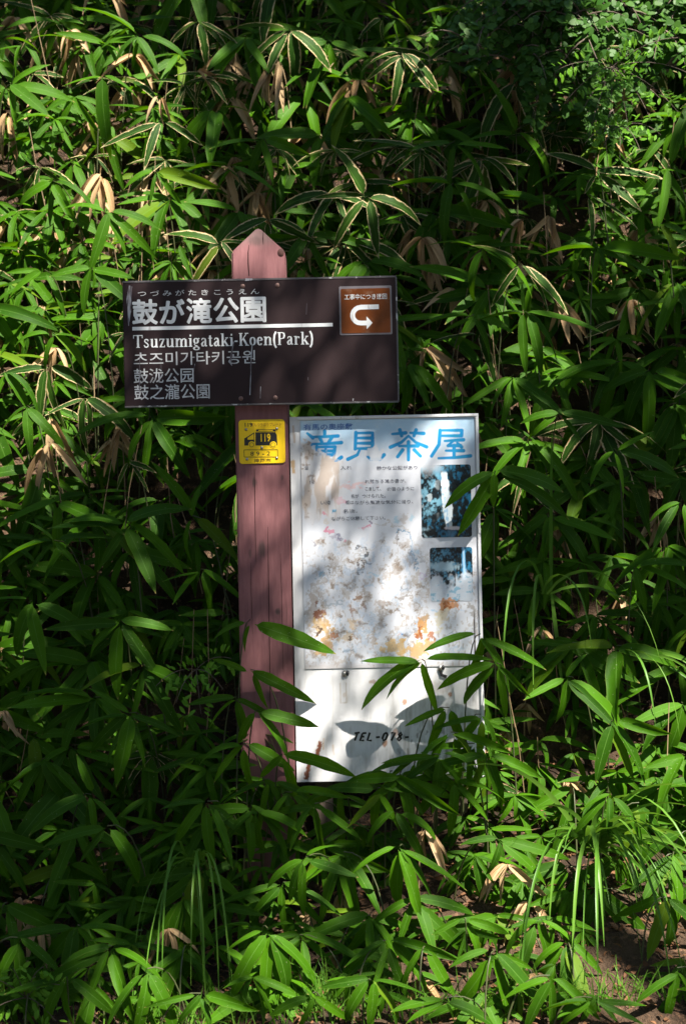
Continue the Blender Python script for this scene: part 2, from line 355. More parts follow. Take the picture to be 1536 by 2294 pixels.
# slab-serif lettering drawn with a flat pen
TK, TN = .175, .06
def pen(pts): return ('pen', pts)
def ell(cx, cy, rx, ry, a0=0, a1=360, n=20): return ('pen', [(cx + rx * math.cos(math.radians(a0 + (a1 - a0) * i / n)), cy + ry * math.sin(math.radians(a0 + (a1 - a0) * i / n))) for i in range(n + 1)])
def bar(x0, y0, x1, y1, wd): return ('w', [(x0, y0), (x1, y1)], wd)
def stem(x, y0, y1, sl=1, sr=1, top=True, bot=True, tl=1, tr=0):
    r = [bar(x, y0, x, y1, TK)]
    if bot: r.append(bar(x - .06 - .1 * sl, y0 + .03, x + .06 + .1 * sr, y0 + .03, .06))
    if top: r.append(bar(x - .06 - .1 * tl, y1 - .03, x + .06 + .1 * tr, y1 - .03, .06))
    return r
XH = .68
GL = {'T': (.86, [bar(.02, .965, .84, .965, .07), bar(.05, .74, .04, 1, .06), bar(.81, .74, .82, 1, .06)] + stem(.43, 0, 1, top=False)),
 's': (.55, [('w', [(.44, .5), (.4, .62), (.27, .65), (.15, .6), (.12, .5), (.22, .4), (.36, .31), (.44, .2), (.4, .08), (.27, .03), (.13, .07), (.08, .2)], .1)]),
 'u': (.76, stem(.18, .16, XH, bot=False) + [pen([(.18, .2), (.2, .08), (.3, .03), (.42, .06), (.55, .16)])] + stem(.57, 0, XH, sl=-.4, sr=1)),
 'z': (.58, [bar(.06, .645, .52, .645, .065), ('w', [(.44, .63), (.13, .05)], .14), bar(.06, .033, .53, .033, .065), bar(.08, .5, .08, .67, .05), bar(.5, .0, .51, .18, .05)]),
 'i': (.38, stem(.19, 0, XH) + [bar(.12, .88, .26, .88, .14)]),
 'g': (.62, [ell(.27, .46, .17, .19), ell(.29, -.13, .22, .12), ('w', [(.16, .3), (.12, .18), (.2, .1), (.4, .05)], .08), ('w', [(.4, .58), (.5, .65), (.58, .62)], .07)]),
 'a': (.62, [('w', [(.12, .5), (.16, .62), (.27, .65)], .08), pen([(.27, .65), (.4, .6), (.42, .48), (.42, .12), (.48, .03), (.58, .07)]), pen([(.42, .41), (.22, .34), (.12, .2), (.16, .06), (.27, .03), (.42, .15)])]),
 't': (.44, [bar(.2, .12, .2, .86, TK * .9), bar(.03, .645, .4, .645, .065), pen([(.2, .14), (.24, .04), (.32, .03), (.42, .1)])]),
 'k': (.74, stem(.18, 0, 1) + [('w', [(.24, .26), (.54, .62)], .07), ('w', [(.34, .4), (.6, .04)], .15), bar(.42, .645, .68, .645, .06), bar(.46, .03, .74, .03, .06)]),
 '-': (.36, [bar(.05, .36, .31, .36, .11)]),
 'K': (.9, stem(.2, 0, 1, tr=1) + [('w', [(.26, .38), (.7, .95)], .07), ('w', [(.42, .56), (.74, .04)], .17), bar(.56, .97, .88, .97, .06), bar(.58, .03, .92, .03, .06)]),
 'o': (.62, [ell(.31, .34, .2, .3)]), 'e': (.58, [bar(.12, .38, .46, .38, .055), ell(.29, .34, .18, .3, 10, 322)]),
 '(': (.36, [pen([(.3, 1.05), (.16, .8), (.11, .42), (.16, .02), (.3, -.22)])]), ')': (.36, [pen([(.06, 1.05), (.2, .8), (.25, .42), (.2, .02), (.06, -.22)])]),
 'P': (.78, stem(.2, 0, 1) + [pen([(.22, .97), (.45, .97), (.6, .9), (.63, .73), (.58, .56), (.44, .5), (.22, .5)])]),
 'r': (.56, stem(.18, 0, XH) + [('w', [(.22, .44), (.3, .6), (.42, .63)], .07), bar(.44, .5, .45, .64, .11)])}
def arch(x0, x1): return [pen([(x0 + .04, .46), (x0 + .12, .6), (x1 - .1, .65), (x1, .54), (x1, .4)])]
GL['n'] = (.78, stem(.18, 0, XH) + arch(.18, .58) + stem(.58, 0, .5, top=False))
GL['m'] = (1.16, stem(.18, 0, XH) + arch(.18, .57) + stem(.57, 0, .5, top=False) + arch(.57, .96) + stem(.96, 0, .5, top=False))
def stroke_geo(pts, wf, y, V, F):
    n0 = len(V)
    for i, (x, z_) in enumerate(pts):
        a = pts[max(0, i - 1)]; c = pts[min(len(pts) - 1, i + 1)]; dx, dz = c[0] - a[0], c[1] - a[1]; l = math.hypot(dx, dz) or 1
        ww = (wf if not callable(wf) else wf(dx / l, dz / l)) / 2
        V.append((x - dz / l * ww, y, z_ + dx / l * ww)); V.append((x + dz / l * ww, y, z_ - dx / l * ww))
        if i: F.append((n0 + 2 * i - 2, n0 + 2 * i - 1, n0 + 2 * i + 1, n0 + 2 * i))
V, F = [], []; X = 0; dep = 0
for ch in 'Tsuzumigataki-Koen(Park)':
    adv, st = GL[ch]
    for s in st:
        pts = [(X + a, c) for a, c in s[1]]; dep += 1
        stroke_geo(pts, s[2] if s[0] == 'w' else (lambda dx, dz: TN + (TK - TN) * abs(dz) ** 1.5), -(dep % 7) * .00006, V, F)
    X += adv + .035
lp = P(299, 779.5, YB); rx_ = P(703, 770, YB).x; kx, kz = (rx_ - lp.x) / X, .0283
ml = mesh('lettering', [(lp.x + a * kx, YL + y_, lp.z + c * kz) for a, y_, c in V], F, MWL); sub(link('lettering', ml), board)
sub(lettering('츠즈미가타키공원', 436, 802, 272, 30, YL, MWT, .004), board)
sub(lettering('鼓泷公园', 367, 841.5, 134, 33, YL, MWT, .006), board)
sub(lettering('鼓之瀧公園', 385.5, 877.5, 169, 34, YL, MWT, .006), board)
for a, c in ((543.6, 641), (621, 639), (539.6, 892.6), (617, 891)): sub(disc(a, c, .0052, .0052, YB - .0002, MRST, 'screw', post_r, .0025), board)
# scratches and flaked paint on the board face
for pts, wd in (([(291, 640), (288, 670), (290, 700), (289, 730)], [.004, .008, .007, .002]), ([(296, 642), (293, 668), (294, 700)], [.002, .004, .001]),
                ([(565, 770), (563, 800), (561, 860), (560, 885)], [.002, .003, .0012, .002]), ([(584, 866), (583, 893)], [.0012, .0008]), ([(690, 845), (690, 852)], [.0012, .0008]),
                ([(548, 627), (565, 626)], [.006, .004]), ([(687, 680), (686, 705)], [.001, .0012]), ([(791, 893), (790, 899)], [.003, .001]), ([(437, 815), (433, 840)], [.0012, .0006]), ([(523, 765), (516, 812), (520, 820)], [.002, .005, .001]), ([(314, 790), (313, 880)], [.0012, .002])):
    o = ribbon(rp(pts, YB), wd, YL - .0006, MSCR, 'scratch', post_r); sub(o, board)
# detour sticker
def rrect(cx, cz, w_, h_, r, seg=5):
    pts = []
    for sx, sz, a0 in ((1, 1, 0), (-1, 1, 90), (-1, -1, 180), (1, -1, 270)):
        for i in range(seg + 1):
            t = math.radians(a0 + 90 * i / seg); pts.append((cx + sx * (w_ / 2 - r) + math.cos(t) * r, cz + sz * (h_ / 2 - r) + math.sin(t) * r))
    return pts
sp = P(818.7, 695.3, YB)
sub(bm_obj('sticker_film', extr(rrect(sp.x, sp.z, .1165, .1085, .003), YB - .0012, YB - .0003), MFLM), board)
stk = sub(bm_obj('detour_sticker', extr(rrect(sp.x, sp.z - .001, .109, .099, .003), YB - .0022, YB - .0013), MSTK), board)
tag(stk, 'square brown detour sticker with white curved arrow')
sub(lettering('工事中につき迂回', 818.5, 664.5, 95, 12.5, YB - .0028, MWL, .006), board)
ap = [(848, 687.5), (826, 688), (808, 688.5)] + [(807 - 17.5 * math.sin(math.radians(t)), 706.5 - 17.5 * math.cos(math.radians(t))) for t in range(20, 180, 20)] + [(808, 724), (822, 723.8)]
o = ribbon(rp(ap, YB), .0105, YB - .0028, MWL, 'arrow', post_r); sub(o, board)
q = rp([(820.5, 709), (834, 723.5), (821, 738)], YB); sub(link('arrow_head', mesh('arrow_head', [(a, YB - .003, c) for a, c in q], [(0, 1, 2)], MWL)), board)

# yellow emergency plate
yp = P(587, 989.3, YP)
plate = bm_obj('emergency_plate', extr(rrect(yp.x, yp.z, .103, .0985, .007), YP - .003, YP - .0007, .0008), MYEL, post_r); tag(plate, 'yellow plate with black fire vehicle and number 119')
YY = YP - .0035
sub(lettering('119', 557, 951.5, 17, 9, YY, MBLK, .02), plate); sub(lettering('ばんつうほうプレート', 596, 951, 68, 8, YY, MRED, .0), plate)
def poly(pts, mat, name, Y):
    q = rp(pts, Y); return sub(link(name, mesh(name, [(a, Y, c) for a, c in q], [tuple(range(len(q)))], mat)), plate)
poly([(572, 968.5), (617, 968), (620, 975), (621.5, 997), (572.5, 998)], MBLK, 'vehicle_body', YY)
poly([(547.3, 982), (553, 979), (569.5, 968.5), (570, 998), (547.6, 998)], MBLK, 'vehicle_cab', YY)
poly([(554.5, 981), (568, 972), (568.6, 984.5), (554.8, 985)], MYEL, 'cab_window', YY - .0004)
poly([(574, 962), (617, 962), (617.5, 966.5), (574, 966.5)], MBLK, 'roof_light', YY)
poly([(579, 963.2), (611, 963.2), (611, 965.6), (579, 965.6)], MYEL, 'roof_light_lens', YY - .0004)
sub(lettering('119', 595, 980.5, 22, 18, YY - .0006, MYEL, .02), plate)
for cx in (563.8, 612):
    sub(disc(cx, 996, .0075, .0075, YY - .0005, MYEL, 'wheel', post_r, .0002), plate)
    sub(disc(cx, 996.5, .0052, .0052, YY - .0008, MBLK, 'tyre', post_r, .0002), plate); sub(disc(cx, 996.5, .0043, .0043, YY - .0011, MYEL, 'rim', post_r, .0002), plate)
for pts in ([(547, 1008), (622, 1007.5)], [(547.5, 1024), (622.5, 1023.5)], [(547, 1008), (547.4, 1024)], [(622, 1007.5), (622.4, 1024)]):
    sub(ribbon(rp(pts, YP), .0011, YY - .00007 * len(pts[0]), MBLK, 'box_line', post_r), plate)
sub(lettering('8 9 - 2', 583, 1016, 44, 9, YY, MBLK, .004), plate); sub(lettering('神戸市', 588, 1031.5, 38, 9, YY, MBLK, .002), plate)
for a, c in ((551.5, 962), (620, 960), (586.5, 1003), (553.5, 1028.5), (620, 1026)): sub(disc(a, c, .0032, .0032, YY - .0002, MSTL, 'screw', post_r, .002), plate)

# ------------------------------------------------------------------ notice board
YN = 0.012
def seg_d(px, py, pts):
    d = np.full(px.shape, 1e9); tt = np.zeros(px.shape); tot = 0
    L = [math.hypot(pts[i + 1][0] - pts[i][0], pts[i + 1][1] - pts[i][1]) for i in range(len(pts) - 1)]; T = sum(L) or 1; acc = 0
    for i in range(len(pts) - 1):
        (ax, ay), (bx, by) = pts[i][:2], pts[i + 1][:2]; l2 = (bx - ax) ** 2 + (by - ay) ** 2 or 1e-9
        t = np.clip(((px - ax) * (bx - ax) + (py - ay) * (by - ay)) / l2, 0, 1); dd = np.hypot(px - ax - t * (bx - ax), py - ay - t * (by - ay))
        m = dd < d; d = np.where(m, dd, d); tt = np.where(m, (acc + t * L[i]) / T, tt); acc += L[i]
    return d, tt
def lay(col, m, c): return col * (1 - m[..., None]) + np.array(c) * m[..., None]
CH = {'滝': (688, 766, 966, 1033, [[(.0, .93), (.16, .78)], [(0, .6), (.1, .55)], [(.02, .12), (.12, .35)], [(.5, 1), (.5, .84)], [(.18, .81), (.55, .82), (.88, .84)], [(.36, .78), (.42, .64)], [(.7, .78), (.62, .64)],
       [(.12, .57), (.55, .58), (.98, .62)], [(.28, .48), (.3, .2)], [(.28, .47), (.8, .48), (.76, .2)], [(.3, .34), (.78, .34)], [(.3, .21), (.76, .21)], [(.53, .48), (.53, .14), (.6, .03), (.85, .02), (.98, .13)]]),
      '見': (779, 860, 967, 1032, [[(.22, .97), (.2, .4)], [(.2, .95), (.68, .96), (.68, .42)], [(.22, .78), (.68, .78)], [(.22, .6), (.68, .6)], [(.22, .42), (.68, .42)], [(.34, .42), (.26, .2), (.0, .05)], [(.56, .42), (.55, .14), (.64, .04), (.88, .05), (1, .2)]]),
      '茶': (874, 955, 963, 1030, [[(.05, .86), (.42, .9)], [(.26, 1), (.31, .8)], [(.55, .9), (.92, .88)], [(.71, 1), (.65, .8)], [(.5, .8), (.3, .58), (.0, .42)], [(.5, .8), (.7, .58), (1, .43)], [(.24, .46), (.76, .46)], [(.5, .6), (.5, 0)], [(.34, .33), (.2, .1)], [(.66, .33), (.83, .12)]]),
      '屋': (966, 1053, 962, 1030, [[(.22, .97), (.78, .97), (.77, .79)], [(.22, .79), (.77, .79)], [(.22, .97), (.19, .5), (.0, .12)], [(.34, .62), (.82, .66)], [(.57, .63), (.42, .46), (.74, .47)], [(.66, .56), (.77, .42)], [(.37, .3), (.82, .3)], [(.58, .47), (.58, .1)], [(.18, .05), (.6, .07), (1, .13)]])}
def grime(px, py, s=1): return fbm(px * .03 * s, py * .012 * s)
def paint_poster(px, py):
    n_f = fbm(px * .12, py * .12); n_m = fbm(px * .045 + 9, py * .045); n_v = fbm(px * .09 + 3, py * .02 + 5)
    col = np.zeros(px.shape + (3,)) + np.array((.66, .68, .74)); col *= (0.93 + .12 * n_m)[..., None]
    skyb = sstep(1052, 955, py + (n_m - .5) * 10)
    col = lay(col, skyb * .85, (.40, .62, .82)); col = lay(col, skyb * sstep(.45, .8, n_m) * .5, (.66, .74, .82))
    ti = np.zeros(px.shape); halo = np.zeros(px.shape)
    for ch, (x0, x1, y0, y1, st) in CH.items():
        for s in st:
            pts = [(x0 + a * (x1 - x0), y1 - c * (y1 - y0)) for a, c in s]
            d, t = seg_d(px, py, pts); hor = abs(pts[-1][0] - pts[0][0]) > abs(pts[-1][1] - pts[0][1])
            wd = (2.7 + 1.6 * t) if hor else (4.2 - .4 * t); ti = np.maximum(ti, sstep(wd + .9, wd - .9, d)); halo = np.maximum(halo, sstep(wd + 6, wd, d))
    col = lay(col, halo * .35, (.72, .76, .80))
    tc = np.array((.012, .27, .58)) + (n_m[..., None] - .5) * np.array((.02, .12, .05)); col = col * (1 - ti[..., None]) + tc * ti[..., None]
    px0, py0 = px, py; px = px + (fbm(px * .07 + 11, py * .07) - .5) * 26 + (fbm(px * .3, py * .3 + 4) - .5) * 9; py = py + (fbm(px0 * .07 + 31, py * .07 + 9) - .5) * 26 + (fbm(px0 * .3 + 7, py * .3) - .5) * 9
    # pale map ground with its outline arc
    d = np.abs(np.hypot((px - 850) / 108, (py - 1290) / 120) - 1) * 110; ring = sstep(2.2, .6, d) * (px > 835) * (py < 1370)
    col = lay(col, ring * .55, (.42, .36, .30))
    for pts, wd, c, a in (([(888, 1188), (912, 1196), (922, 1214), (920, 1240), (932, 1258), (936, 1278)], 1.5, (.10, .25, .42), .8), ([(893, 1190), (894, 1222)], 1, (.15, .13, .13), .8), ([(894, 1192), (898, 1200), (893, 1208)], .8, (.2, .18, .18), .8), ([(916, 1238), (918, 1258)], 1.3, (.12, .15, .2), .7),
                          ([(802, 1230), (820, 1226)], 1.6, (.08, .09, .11), .85), ([(822, 1232), (818, 1240)], 3.0, (.05, .06, .08), .9), ([(804, 1236), (816, 1244), (806, 1252), (822, 1256)], 1.4, (.2, .28, .36), .8), ([(806, 1259), (828, 1261)], 2.2, (.05, .05, .06), .9), ([(808, 1262), (806, 1290)], 2.0, (.10, .09, .10), .85),
                          ([(736, 1268), (768, 1272)], 2.2, (.40, .36, .32), .7), ([(739, 1268), (736, 1284)], 1.0, (.12, .11, .11), .8), ([(757, 1270), (756, 1276)], 1, (.2, .18, .17), .8), ([(740, 1284), (752, 1289)], 1.4, (.45, .40, .36), .7), ([(777, 1270), (786, 1282), (808, 1276)], 2, (.34, .36, .40), .7),
                          ([(697, 1208), (703, 1219), (713, 1222)], 2, (.25, .25, .30), .8), ([(718, 1208), (730, 1216)], 2, (.45, .33, .28), .6), ([(906, 1312), (904, 1326), (898, 1312)], 1.1, (.2, .26, .34), .8), ([(918, 1310), (910, 1316)], 1.1, (.25, .22, .2), .7),
                          ([(727, 1343), (735, 1358), (745, 1356), (766, 1344)], 1.5, (.30, .38, .46), .75), ([(885, 1342), (906, 1339), (926, 1335)], 2.2, (.30, .25, .22), .75), ([(760, 1392), (776, 1410), (795, 1415), (838, 1416)], 2.0, (.42, .52, .64), .8), ([(760, 1390), (772, 1378)], 1.4, (.3, .36, .44), .8), ([(800, 1425), (838, 1416)], 1.4, (.45, .53, .62), .8), ([(808, 1400), (835, 1402)], 4, (.45, .55, .68), .6), ([(829, 1364), (842, 1376)], 1.2, (.4, .5, .6), .7),
                          ([(765, 1462), (795, 1452), (812, 1480)], 1.6, (.16, .24, .32), .8), ([(794, 1440), (795, 1452)], 1.4, (.16, .24, .32), .8), ([(836, 1476), (846, 1467)], 1.4, (.3, .38, .46), .7), ([(965, 1443), (998, 1420), (1020, 1418)], 1.7, (.25, .34, .42), .7), ([(768, 1418), (780, 1416)], 3, (.36, .42, .46), .6)):
        d, t = seg_d(px, py, pts); col = lay(col, sstep(wd + .9, wd - .5, d) * a, c)
    for cx, cy, rx, ry, c, a in ((838, 1289, 14, 3.5, (.35, .56, .72), .6), (718, 1288, 7, 9, (.16, .32, .46), .75), (937, 1236, 9, 5, (.35, .52, .68), .6), (826, 1313, 8, 4, (.42, .55, .68), .6), (876, 1313, 9, 5, (.4, .48, .6), .6), (949, 1293, 7, 4, (.5, .42, .6), .6),
                                 (900, 1424, 7, 3, (.04, .26, .58), .85), (889, 1425, 2, 2, (.6, .2, .1), .7), (975, 1370, 8, 4, (.3, .5, .7), .7), (1025, 1370, 14, 3, (.4, .56, .74), .5), (1018, 1455, 8, 3.5, (.42, .55, .7), .6), (1036, 1456, 6, 3, (.35, .48, .6), .6), (889, 1163, 7, 6, (.35, .58, .72), .6), (922, 1161, 6, 7, (.35, .58, .72), .6),
                                 (727, 1150, 5, 6, (.72, .16, .25), .75), (731, 1168, 6, 9, (.62, .52, .42), .5), (730, 1188, 5, 9, (.68, .14, .26), .75), (741, 1192, 7, 5, (.68, .18, .3), .7), (752, 1202, 12, 6, (.40, .38, .48), .75), (763, 1202, 4, 6, (.15, .14, .24), .7), (775, 1208, 6, 4, (.72, .2, .34), .7),
                                 (821, 1183, 13, 3.5, (.62, .2, .3), .75), (825, 1175, 5, 6, (.22, .17, .27), .8), (757, 1119, 20, 5, (.75, .22, .34), .6), (770, 1087, 60, 6, (.80, .38, .34), .45), (745, 1089, 25, 7, (.82, .42, .34), .4), (905, 1162, 9, 12, (.45, .38, .33), .5)):
        r = np.hypot((px - cx) / rx, (py - cy) / ry) + (n_f - .5) * 1.3; col = lay(col, sstep(1.1, .75, r) * a, c)
    # scuffed grey-brown flakes over the map
    reg = sstep(1185, 1225, py) * sstep(1495, 1460, py) * sstep(965, 930, px) * sstep(680, 700, px)
    bl = fbm(px * .055 + 40, py * .07 + 3, 5); col = lay(col, reg * sstep(.56, .62, bl) * .6, (.42, .37, .33)); col = lay(col, reg * sstep(.66, .71, bl) * .75, (.22, .16, .12))
    col = lay(col, reg * sstep(.60, .68, fbm(px * .09 + 70, py * .05 + 8)) * .5, (.42, .52, .66))
    px, py = px0, py0
    # torn corner below the title
    e = (py - 985) - (px - 674) * .52 + (n_f - .5) * 34
    tear = sstep(-4, 5, e) * sstep(790, 735, px + (n_m - .5) * 60) * sstep(1172, 1140, py + (n_v - .5) * 90)
    tear2 = sstep(.42, .56, n_v + .12 * n_f) * tear
    col = lay(col, tear * .85, (.70, .68, .69)); col = lay(col, tear2 * .75, (.52, .41, .33)); col = lay(col, tear * sstep(.62, .75, n_f) * sstep(735, 690, px) * .8, (.30, .23, .19))
    flk = sstep(1.1, .8, np.hypot((px - 838) / 20, (py - 1016) / 17) + (n_f - .5) * 1.4) * sstep(.36, .5, n_m + .2 * n_f); col = lay(col, flk * .9, (.68, .70, .75))
    px = px0 + (fbm(px0 * .09 + 51, py0 * .09) - .5) * 22 + (fbm(px0 * .33, py0 * .33 + 4) - .5) * 12; py = py0 + (fbm(px0 * .09 + 61, py0 * .05 + 9) - .5) * 30 + (fbm(px0 * .33 + 7, py0 * .33) - .5) * 12
    for cx, cy, rx, ry, c, a in ((703, 1362, 13, 30, (.40, .34, .31), .75), (711, 1376, 9, 22, (.20, .06, .02), .9), (722, 1368, 5, 9, (.30, .12, .05), .8), (718, 1402, 19, 20, (.58, .40, .20), .85), (712, 1414, 6, 6, (.07, .04, .03), .9), (736, 1422, 4, 18, (.10, .06, .04), .9), (733, 1420, 9, 22, (.52, .33, .14), .7), (748, 1424, 6, 6, (.38, .14, .04), .85), (718, 1452, 17, 16, (.58, .36, .14), .85), (735, 1446, 10, 22, (.55, .34, .16), .8), (775, 1430, 16, 11, (.55, .42, .26), .7), (783, 1432, 4, 6, (.08, .05, .04), .8), (793, 1428, 7, 4, (.34, .2, .1), .7),
                                 (805, 1344, 9, 7, (.25, .13, .06), .85), (815, 1360, 10, 7, (.28, .17, .12), .7), (786, 1369, 6, 4, (.3, .15, .08), .7), (786, 1398, 10, 14, (.64, .46, .25), .65), (857, 1350, 10, 12, (.32, .27, .24), .65), (836, 1430, 5, 26, (.46, .36, .28), .6), (773, 1330, 9, 12, (.5, .45, .40), .6),
                                 (888, 1450, 32, 15, (.62, .43, .20), .88), (935, 1452, 34, 17, (.60, .38, .15), .88), (948, 1410, 15, 27, (.60, .28, .05), .88), (940, 1425, 8, 12, (.28, .08, .02), .9), (952, 1425, 10, 10, (.70, .71, .74), .9), (968, 1428, 8, 8, (.40, .14, .04), .85), (953, 1386, 9, 7, (.35, .28, .2), .7), (1005, 1352, 19, 11, (.55, .22, .05), .85), (1002, 1356, 8, 6, (.30, .09, .02), .85), (991, 1375, 14, 13, (.62, .52, .34), .7), (983, 1398, 8, 24, (.64, .58, .42), .7), (930, 1478, 30, 8, (.52, .42, .36), .6),
                                 (690, 1385, 8, 22, (.45, .41, .40), .6), (690, 1422, 6, 14, (.45, .40, .38), .6), (770, 1480, 12, 5, (.48, .42, .36), .6), (745, 1472, 12, 9, (.52, .47, .45), .6), (1058, 1368, 7, 12, (.36, .33, .31), .75), (1063, 1390, 5, 30, (.40, .37, .35), .6), (886, 1282, 14, 12, (.42, .36, .32), .55), (930, 1300, 12, 13, (.46, .40, .34), .6)):
        r = np.hypot((px - cx) / rx, (py - cy) / ry) + (n_f - .5) * 1.5 + (n_m - .5) * .6; col = lay(col, sstep(1.08, .86, r) * a, c)
    px, py = px0, py0; sp_ = fbm(px * .22 + 3, py * .13, 5); col = lay(col, sstep(1200, 1260, py) * sstep(.62, .68, sp_) * .5, (.36, .28, .22))
    col = lay(col, sstep(1483, 1497, py + n_f * 6) * .5, (.35, .30, .27)); col = lay(col, sstep(676, 672, px - (py - 940) * .02 + n_f * 3) * .4, (.4, .36, .34))
    return np.clip(col, 0.004, .85)
def paint_panel(px, py):
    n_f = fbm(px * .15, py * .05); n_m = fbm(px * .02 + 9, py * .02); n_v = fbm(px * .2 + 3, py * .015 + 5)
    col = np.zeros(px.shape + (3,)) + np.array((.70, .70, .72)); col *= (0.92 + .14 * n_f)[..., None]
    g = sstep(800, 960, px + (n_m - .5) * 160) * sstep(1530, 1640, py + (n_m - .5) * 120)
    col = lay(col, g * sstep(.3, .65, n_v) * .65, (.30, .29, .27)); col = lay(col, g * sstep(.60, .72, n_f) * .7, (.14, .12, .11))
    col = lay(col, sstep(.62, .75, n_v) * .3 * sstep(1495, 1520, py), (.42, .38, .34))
    for pts, wd, c, a in (([(716, 1664), (713, 1682), (706, 1698), (693, 1708), (690, 1726), (685, 1742)], 4.2, (.20, .048, .010), .95), ([(708, 1694), (694, 1706)], 4.5, (.07, .022, .010), .95), ([(725, 1655), (724, 1678)], 1.5, (.6, .42, .25), .6), ([(655, 1035), (657, 1058)], 4, (.55, .33, .12), .8), ([(656, 955), (660, 990)], 2, (.5, .34, .2), .6), ([(761, 1530), (763, 1574), (776, 1574), (775, 1530)], .9, (.40, .32, .24), .7), ([(745, 1670), (748, 1690)], 2, (.5, .36, .24), .5)):
        d, t = seg_d(px, py, pts); col = lay(col, sstep(wd + 1.2, wd - .8, d + (n_f - .5) * 3 + (fbm(px * .35, py * .2) - .5) * 9 * (wd > 3)) * a, c)
    for cx, cy, rx, ry, c, a in ((833, 1527, 8, 5, (.34, .22, .15), .7), (905, 1572, 6, 6, (.34, .16, .08), .8), (862, 1665, 6, 8, (.34, .14, .05), .8), (1007, 1555, 4, 5, (.35, .15, .07), .8), (885, 1640, 8, 7, (.32, .15, .08), .6), (770, 1556, 5, 7, (.5, .42, .36), .6), (980, 1540, 30, 14, (.5, .45, .40), .4)):
        r = np.hypot((px - cx) / rx, (py - cy) / ry) + (n_f - .5) * 1.6; col = lay(col, sstep(1.05, .8, r) * a, c)
    return np.clip(col, .004, .85)
def paint_fall(x0, y0, x1, y1, kind):
    def f(px, py):
        u, v = (px - x0) / (x1 - x0), (py - y0) / (y1 - y0); n = fbm(u * 20 + 5, v * 20 + kind * 7, 5); n2 = fbm(u * 6 + 2 + 9 * kind, v * 7, 4); hf = fbm(u * 30, v * 22, 3); n = .75 * fbm(u * 12 + 5, v * 17 + kind * 7, 5) + .25 * hf
        col = np.zeros(px.shape + (3,)) + np.array((.004, .008, .012)); col = lay(col, sstep(.46, .70, n + .25 * (hf - .5)) * .9, (.02, .16, .30))
        if kind == 0:
            lf = sstep(.62, .1, u + (n2 - .5) * .5) * sstep(.82, .6, v) ; col = lay(col, lf * sstep(.44, .60, n) * .85, (.20, .42, .54)); col = lay(col, lf * sstep(.6, .74, n2) * .8, (.62, .72, .78))
            col = lay(col, sstep(.16, .02, v + (n - .5) * .1) * sstep(.5, .2, u) * .9, (.66, .70, .76))
            c = .44 + .14 * v; wd = .05 + .045 * np.sin(np.clip(v, 0, 1) * 3.1) ** 2; d = np.abs(u - c) / wd + (hf - .5) * .9; fall = sstep(1.15, .8, d) * sstep(.08, .13, v) * sstep(.9, .86, v)
            col = lay(col, fall, (.66, .74, .80)); col = lay(col, fall * sstep(.45, .62, hf) * (u < c) * .8, (.22, .46, .70))
            ft = sstep(1.1, .8, np.hypot((u - .66) / .2, (v - .87) / .028) + (hf - .5) * .7); col = lay(col, ft * .9, (.68, .60, .64)); col = lay(col, sstep(.89, .91, v) * sstep(.11, .04, np.abs(u - .6)) * .5, (.12, .25, .38)); col = lay(col, sstep(.80, .95, v) * sstep(.26, .1, u) * sstep(.4, .6, n) * .8, (.4, .55, .62))
        else:
            col = lay(col, sstep(.62, .2, u + (n2 - .5) * .3) * sstep(.46, .66, n) * .85, (.14, .32, .44)); col = lay(col, sstep(1.2, .7, np.hypot((u - .3) / .4, (v - .36) / .09) + (hf - .5)) * .8, (.38, .54, .64))
            d = np.abs(u - (.78 + .05 * v)) / (.035 + .03 * v) + (hf - .5) * .5; fall = sstep(1.2, .7, d) * (v < .6); col = lay(col, fall * .95, (.10, .36, .66)); col = lay(col, fall * sstep(.7, .3, d) * .7, (.50, .66, .78))
            wear = sstep(.42, .56, v + (n2 - .5) * .5 + (n - .5) * .25 - .12 * (np.abs(u - .45) < .15)); col = lay(col, wear * .85, (.60, .66, .74)); col = lay(col, wear * sstep(.58, .66, n) * .8, (.16, .36, .50)); col = lay(col, wear * sstep(.60, .70, n2) * sstep(.25, .4, u) * sstep(.8, .6, u) * .7, (.48, .42, .38))
            rs = sstep(1.1, .8, np.hypot((px - 1005) / 20, (py - 1350) / 12) + (hf - .5) * 1.4); col = lay(col, rs * .85, (.5, .2, .05))
        return np.clip(col, .004, .85)
    return f
